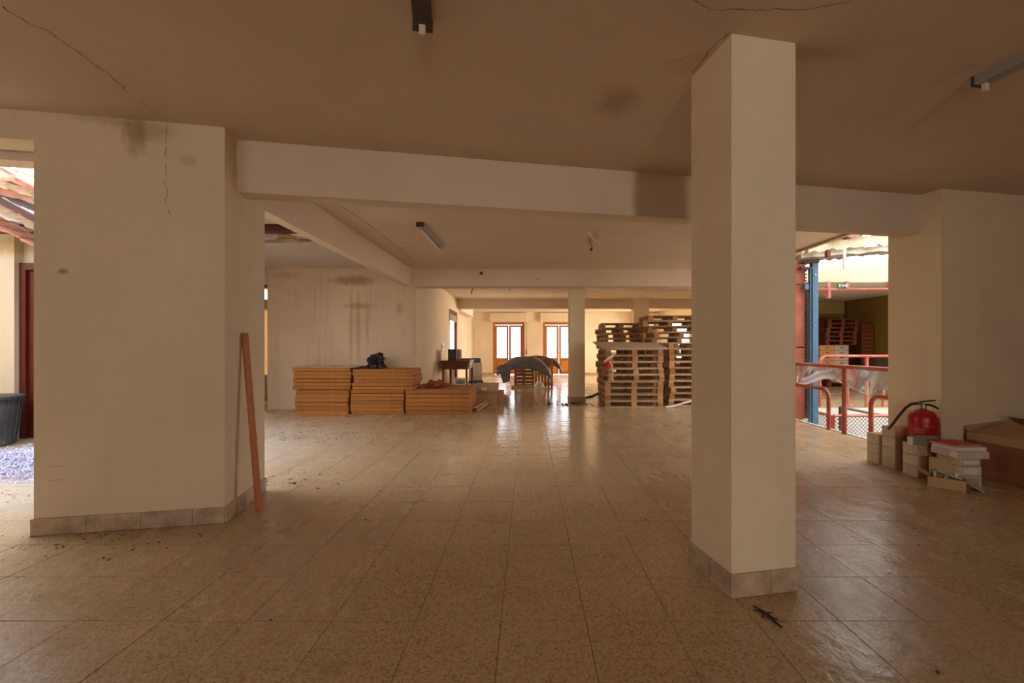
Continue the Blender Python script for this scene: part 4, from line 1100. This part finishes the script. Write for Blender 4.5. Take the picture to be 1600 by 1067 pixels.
# wires from the ceiling
def wire(name, pts, label, r=.006, mat=M_dark, bulb=None):
    t_ = thing(name, label, 'wire', (0, 0, 0)); q = MB(); q.tube(pts, r, 5); q.build('cable', mat, t_)
    if bulb: q = MB(); q.box(bulb[0]-.015, bulb[0]+.015, bulb[1]-.015, bulb[1]+.015, bulb[2]-.04, bulb[2]); q.build('terminal_block', M_dark, t_)
Yw = 6.75; xw = xat(924, Yw)
wire('ceiling_wire', [(xw, Yw, ZC), (xw-.03, Yw, ZC-.06), (xw+.01, Yw, ZC-.11), (xw, Yw, ZC-.15)], 'loose wire stub hanging from the scarred ceiling right of the middle lamp', .007, bulb=(xw, Yw, ZC-.14))
q = MB(); q.box(-.02, .02, -.45, .45, -.012, 0); q.build('ceiling_batten', M_ceil_dirty, None, (xw+.03, Yw, ZC), (0, 0, -.35)); tag(bpy.data.objects['ceiling_batten'], 'plaster scar strip where a lamp was removed from the ceiling', 'strip')
Yw = 11.6; xw = xat(738, Yw)
wire('ceiling_wire', [(xw+.08, Yw, ZC), (xw+.02, Yw, ZC-.08), (xw-.02, Yw, ZC-.2), (xw-.03, Yw, ZC-.26)], 'dark wire curling down from the ceiling near the warm side wall', .014)
Yw = 11.6; xw = xat(797, Yw)
wire('ceiling_wire', [(xw, Yw, ZC), (xw+.0, Yw, ZC-.18)], 'short straight wire hanging from the ceiling before the left balcony door', .008)
wire('ceiling_wire', [(xat(1001, 11.6), 11.6, ZC), (xat(1001, 11.6), 11.6, ZC-.13)], 'short wire hanging from the ceiling above the back pallet stack', .012)

# ------------------------------------------------------------------ file boxes, extinguisher, folders at the right block
def fbox(x0, x1, y0, y1, z0, z1, label, matl=M_card_pale, rz=0, side=M_card, tape=False, grp='archive boxes before the right wall block'):
    t_ = thing('archive_box', label, 'box', ((x0+x1)/2, (y0+y1)/2, z0), rz, grp)
    a, b_ = (x1-x0)/2, (y1-y0)/2; h = z1-z0-.002
    q = MB(); q.box(-a, a, -b_, b_, 0, h, bev=.003); o = q.build('carton', side, t_)
    q = MB(); q.box(-a-.0015, -a-.0003, -b_+.003, b_-.003, .003, h-.004); q.build('lit_end_face', matl, t_)  # paler sheet on the left end: its lit look is put into the colour
    q = MB(); q.box(-a-.002, a, -.012, .012, h, h+.0012); q.build('tape', M_tape, t_)
    if tape:
        q = MB(); q.box(-.045, .035, -b_-.0015, -b_-.0003, .0, h); q.build('side_tape', M_tape, t_)
        q = MB(); q.box(-.012, .012, -b_-.003, -b_-.0017, .03, .06); q.build('printed_mark', M_dark, t_)
    return t_
h3 = .112
for k in range(3): fbox(3.93, 4.18, 4.95, 5.12, k*h3, (k+1)*h3, f'small archive box with lit-looking end, {nth(k, 3)} in the column farthest from the camera')
for k in range(4):
    fbox(3.95, 4.21 if k < 3 else 4.20, 4.75, 4.93, k*h3, (k+1)*h3, f'small archive box with lit-looking end, {nth(k, 4)} in the tallest column behind the extinguisher hose')
for k in range(3): fbox(3.92, 4.20, 4.44, 4.62, k*h3, (k+1)*h3, f'archive box, {nth(k, 3)} in the column under the fire extinguisher', tape=(k == 2))
# extinguisher
ex = thing('fire_extinguisher', 'red fire extinguisher with black hose standing on the archive boxes', 'fire extinguisher', (4.125, 4.61, 3*h3+.002))
q = MB(); r_e = .132
q.lathe([(.115, 0), (r_e, .012), (r_e, .235), (r_e*.97, .262), (r_e*.83, .292), (r_e*.55, .318), (.035, .330), (.03, .338)], 32); bo = q.build('cylinder_body', M_red, ex, smooth=True)
q = MB(); q.lathe([(.022, .338), (.026, .345), (.026, .37), (.018, .375), (.018, .40)], 14); q.build('valve', M_metal, ex)
q = MB(); q.box(-.03, .135, -.012, .012, 0, .012, Matrix.Translation((-.01, 0, .405)) @ Matrix.Rotation(-.10, 4, 'Y'), bev=.003); q.build('top_lever', M_black, ex)
q = MB(); q.tube([(.01, 0, .378), (.06, 0, .378), (.11, 0, .365), (.16, 0, .335)], [.012, .011, .010, .008], 6); q.build('carry_handle', M_black, ex)
q = MB(); q.tube([(-.02, 0, .385), (-.06, 0, .392)], .016, 8); q.build('hose_coupling', M_metal, ex)
q = MB(); q.tube([(-.06, 0, .392), (-.12, .0, .388), (-.18, 0, .35), (-.24, 0, .28), (-.29, 0.02, .19), (-.33, .04, .115)], .013, 8); q.build('hose', M_black, ex)
# printed lines on the cylinder, left part
def curved_text(txt, z, size, a0, parent, mat):
    c_ = bpy.data.curves.new('lettering', 'FONT'); c_.body = txt; c_.size = size; c_.extrude = .0003
    o = bpy.data.objects.new('lettering', c_); COL.objects.link(o)
    dg = bpy.context.evaluated_depsgraph_get(); me = bpy.data.meshes.new_from_object(o.evaluated_get(dg)); bpy.data.objects.remove(o)
    rr2 = r_e+.0012
    for v in me.vertices:
        a = a0+v.co.x/rr2; v.co = Vector((rr2*math.sin(a), -rr2*math.cos(a), z+v.co.y))
    me.materials.clear(); me.materials.append(mat)
    return link('lettering', me, parent)
M_ink = mat_basic('pale_ink', (.80, .55, .48), .5, .05, 5, 0)
curved_text('EXTINTOR', .165, .020, -.75, ex, M_ink)
curved_text('AGUA', .122, .034, -1.30, ex, M_ink)
curved_text('ESPUMA', .095, .024, -1.25, ex, M_ink)
# grey pad leaning in front of it
gb = thing('grey_carton', 'small grey carton lying before the fire extinguisher', 'box', (xat(1443.5, 4.45), 4.45, 3*h3+.003))
q = MB(); q.box(-.13, .13, -.03, .026, 0, .088, bev=.004); q.build('carton', mat_basic('grey_card', (.26, .23, .17), .8, .1, 6, .1), gb)
q = MB(); q.box(-.152, -.131, -.028, .02, 0, .075, bev=.003); q.build('white_slip', M_white, gb)
# right pile of files
names = ['lowest beige', 'second beige', 'third grey']
for k, (z0, z1, x0, x1, y0, y1) in enumerate(((0, .115, 4.04, 4.235, 4.12, 4.36), (.115, .205, 4.03, 4.235, 4.12, 4.36), (.205, .278, 4.035, 4.225, 4.12, 4.36))):
    t_ = thing('file_box', f'{names[k]} file box in the pile under the red folder', 'box', ((x0+x1)/2, (y0+y1)/2, z0), 0, 'file boxes under the red folder')
    q = MB(); q.box(-(x1-x0)/2, (x1-x0)/2, -.12, .12, 0, z1-z0-.002, bev=.004); q.build('carton', M_card_pale, t_)
    q = MB(); q.box(-.07, .07, -.1215, -.1203, .02, z1-z0-.02); q.build('spine_label', M_white if k != 0 else M_card_in, t_)
t_ = thing('file_box', 'wide beige file box just below the white binder and red folder', 'box', (4.135, 4.22, .280), 0, 'file boxes under the red folder')
q = MB(); q.box(-.143, .143, -.13, .16, 0, .066, bev=.004); q.build('carton', M_card_pale, t_)
q = MB(); q.box(-.1445, -.1433, -.12, -.04, .004, .06); q.build('spine_label', M_white, t_)
t_ = thing('ring_binder', 'white binder between the wide file box and the red folder', 'binder', (4.12, 4.22, .348), -.02)
q = MB(); q.box(-.14, .14, -.12, .14, 0, .004); q.box(-.14, .14, -.12, .14, .034, .038); q.box(.136, .14, -.12, .14, .004, .034); q.build('binder_cover', M_white, t_)
q = MB(); q.box(-.135, .134, -.113, .135, .005, .033); q.build('paper_block', M_white, t_)
t_ = thing('red_folder', 'bright red folder on top of the file boxes', 'folder', (4.10, 4.23, .3875), .12)
q = MB(); q.box(-.15, .15, -.105, .135, 0, .003); q.box(-.15, .15, -.105, .135, .012, .015, Matrix.Rotation(.015, 4, 'X')); q.build('folder_cover', M_redfold, t_)
q = MB(); q.box(-.14, .14, -.10, .13, .0035, .0105); q.build('paper_block', M_white, t_)
# open carton in front
oc = thing('open_carton', 'small open carton spilling papers in front of the archive boxes', 'box', (3.94, 4.16, 0), math.radians(-42))
q = MB(); q.box(-.13, .13, -.08, -.076, 0, .095); q.box(-.13, .13, .076, .08, 0, .10); q.box(-.13, -.126, -.076, .076, 0, .10); q.box(.126, .13, -.076, .076, 0, .10); q.box(-.126, .126, -.076, .076, 0, .004); q.build('box_body', M_card_in, oc)
q = MB(); q.box(-.12, .13, 0, .004, 0, .15, Matrix.Translation((0, .078, .10)) @ Matrix.Rotation(-.12, 4, 'X')); q.build('back_flap', M_card_in, oc)
q = MB(); q.box(0, .004, -.07, .07, 0, .10, Matrix.Translation((-.13, 0, .10)) @ Matrix.Rotation(-1.0, 4, 'Y')); q.build('side_flap', M_card_pale, oc)
q = MB(); q.box(0, .004, -.07, .07, 0, .14, Matrix.Translation((.13, 0, .085)) @ Matrix.Rotation(2.1, 4, 'Y')); q.build('side_flap', M_card_pale, oc)
q = MB(); q.box(-.09, .09, -.03, .03, 0, .004, Matrix.Translation((.03, 0, .11)) @ Matrix.Rotation(.3, 4, 'Y')); q.build('loose_paper', M_blueband, oc)
q = MB(); q.box(-.09, .09, -.035, .03, 0, .003, Matrix.Translation((.02, .01, .118)) @ Matrix.Rotation(.3, 4, 'Y')); q.build('loose_paper', M_white, oc)
for (x, y) in ((-.08, .04), (0.0, .05), (.07, .05)):
    q = MB(); q.tube([(x, y, .01), (x, y, .13)], [.014, .010], 8); q.build('small_bottle', M_white, oc)
q = MB(); q.prism([(0, 0), (.20, -.02), (.17, .10), (.02, .12)], 0, .004, Matrix.Rotation(.08, 4, 'X'))
tag(q.build('card_flap', M_card_pale, None, (4.14, 4.05, .004), (0, .0, .1)), 'loose cardboard flap on the floor beside the open carton', 'cardboard')
# big carton at the right edge
bc = thing('large_carton', 'large brown open carton at the right edge of the picture', 'box', (4.57, 4.60, 0), math.radians(-84))
Lc, Wc, Hc = .95, .80, .44
q = MB(); q.box(0, Lc, 0, .01, 0, Hc); q.box(0, Lc, Wc-.01, Wc, 0, Hc); q.box(0, .01, .01, Wc-.01, 0, Hc); q.box(Lc-.01, Lc, .01, Wc-.01, 0, Hc); q.box(0.01, Lc-.01, .01, Wc-.01, 0, .01); q.build('box_body', M_card_dark, bc)
q = MB(); q.box(0, Lc, -.003, -.0005, Hc-.075, Hc+.003); q.build('box_edge_band', M_card_in, bc)
q = MB(); q.box(0.02, Lc-.02, 0, .008, 0, .34, Matrix.Translation((0, .012, Hc)) @ Matrix.Rotation(-1.35, 4, 'X')); q.build('box_flap', M_card_in, bc)
q = MB(); q.box(0, .008, .02, Wc-.02, 0, .16, Matrix.Translation((0, 0, Hc)) @ Matrix.Rotation(-.9, 4, 'Y')); q.build('box_flap', M_card_in, bc)
q = MB(); q.box(0.02, Lc-.02, 0, .008, 0, .36, Matrix.Translation((0, Wc-.02, Hc)) @ Matrix.Rotation(1.15, 4, 'X')); q.build('box_flap', M_card_in, bc)

# ------------------------------------------------------------------ twig and crumbs on the near floor
tw = thing('dry_twig', 'dark broken twig on the floor in front of the near column', 'twig', tuple(fp(1196, 962)), -1.33)
q = MB(); q.tube([(-.08, 0, .004), (-.02, .004, .010), (.02, -.003, .014), (.07, .0, .006), (.10, .004, .004)], [.003, .005, .009, .006, .003], 6); q.build('stem', M_twig, tw)
for (a_, b_) in (((-.02, .004, .01), (-.045, -.035, .006)), ((.0, 0, .012), (.01, .035, .02)), ((.03, 0, .012), (.05, .03, .006)), ((-.01, 0, .01), (.015, -.035, .004))):
    q = MB(); q.tube([a_, b_], [.005, .002], 5); q.build('side_twig', M_twig, tw)

# ------------------------------------------------------------------ room behind the camera (closes the hall)
b = MB(); b.box(-9, -5.1, -6.4, -6.2, -.01, ZC+.02); b.box(-5.1, -2.1, -6.4, -6.2, -.01, 1.25); b.box(-5.1, -2.1, -6.4, -6.2, 2.0, ZC+.02)
b.box(-2.1, .7, -6.4, -6.2, -.01, ZC+.02); b.box(.7, 1.3, -6.4, -6.2, -.01, .9); b.box(.7, 1.3, -6.4, -6.2, 2.6, ZC+.02); b.box(1.3, 9.4, -6.4, -6.2, -.01, ZC+.02)
struct('wall_rear', b, M_wall, 'cream rear wall with two windows')
b = MB(); b.box(9.2, 9.4, -6.2, 5.4, -.01, ZC+.02); struct('wall_near_right', b, M_wall, 'cream side wall of the near hall')

# ------------------------------------------------------------------ outside the balcony doors
b = MB(); b.box(-4, 8, FY+.25, FY+1.5, -.25, -.02); bl = struct('balcony_floor', b, M_concrete, 'balcony slab outside the far doors')
br = thing('balcony_railing', 'pale balcony railing outside the balcony doors', 'railing', (0, FY+1.4, 0))
q = MB(); q.box(-4, 8, -.02, .02, .98, 1.02); q.box(-4, 8, -.02, .02, .08, .11)
for x in (-4, 0, 4, 7.9): q.box(x, x+.05, -.02, .02, -.02, .98)
q.build('handrail', M_white, br)
bal = MB(); bal.box(-.008, .008, -.008, .008, .11, .98); bme = bal.mesh('baluster', M_white)
for k in range(60): link('baluster', bme, br, (-3.2+k*.13, 0, 0))
def tree(x, y, z, h, r, seed, label):
    t_ = thing('leafy_tree', label, 'tree', (x, y, z), 0, 'trees outside the balcony doors')
    q = MB(); q.tube([(0, 0, 0), (.1, 0, h*.5), (0, .1, h)], [.14, .10, .05], 7); q.build('trunk', M_bark, t_)
    m = MB(); r_ = random.Random(seed)
    for k in range(700):
        v = Vector((r_.gauss(0, 1), r_.gauss(0, 1), r_.gauss(0, 1))).normalized()*r*(r_.random()**.4)
        a = Vector((r_.gauss(0, 1), r_.gauss(0, 1), r_.gauss(0, 1))).normalized(); b_ = a.orthogonal().normalized(); c0 = Vector((0, 0, h))+v
        m.quad(c0-a*.12, c0-b_*.05, c0+a*.12, c0+b_*.05)
    o = m.build('foliage', M_foliage, t_); o['kind'] = 'stuff'
tree(3.7, 31, -3, 5.0, 1.3, 1, 'leafy tree seen through the right balcony door')
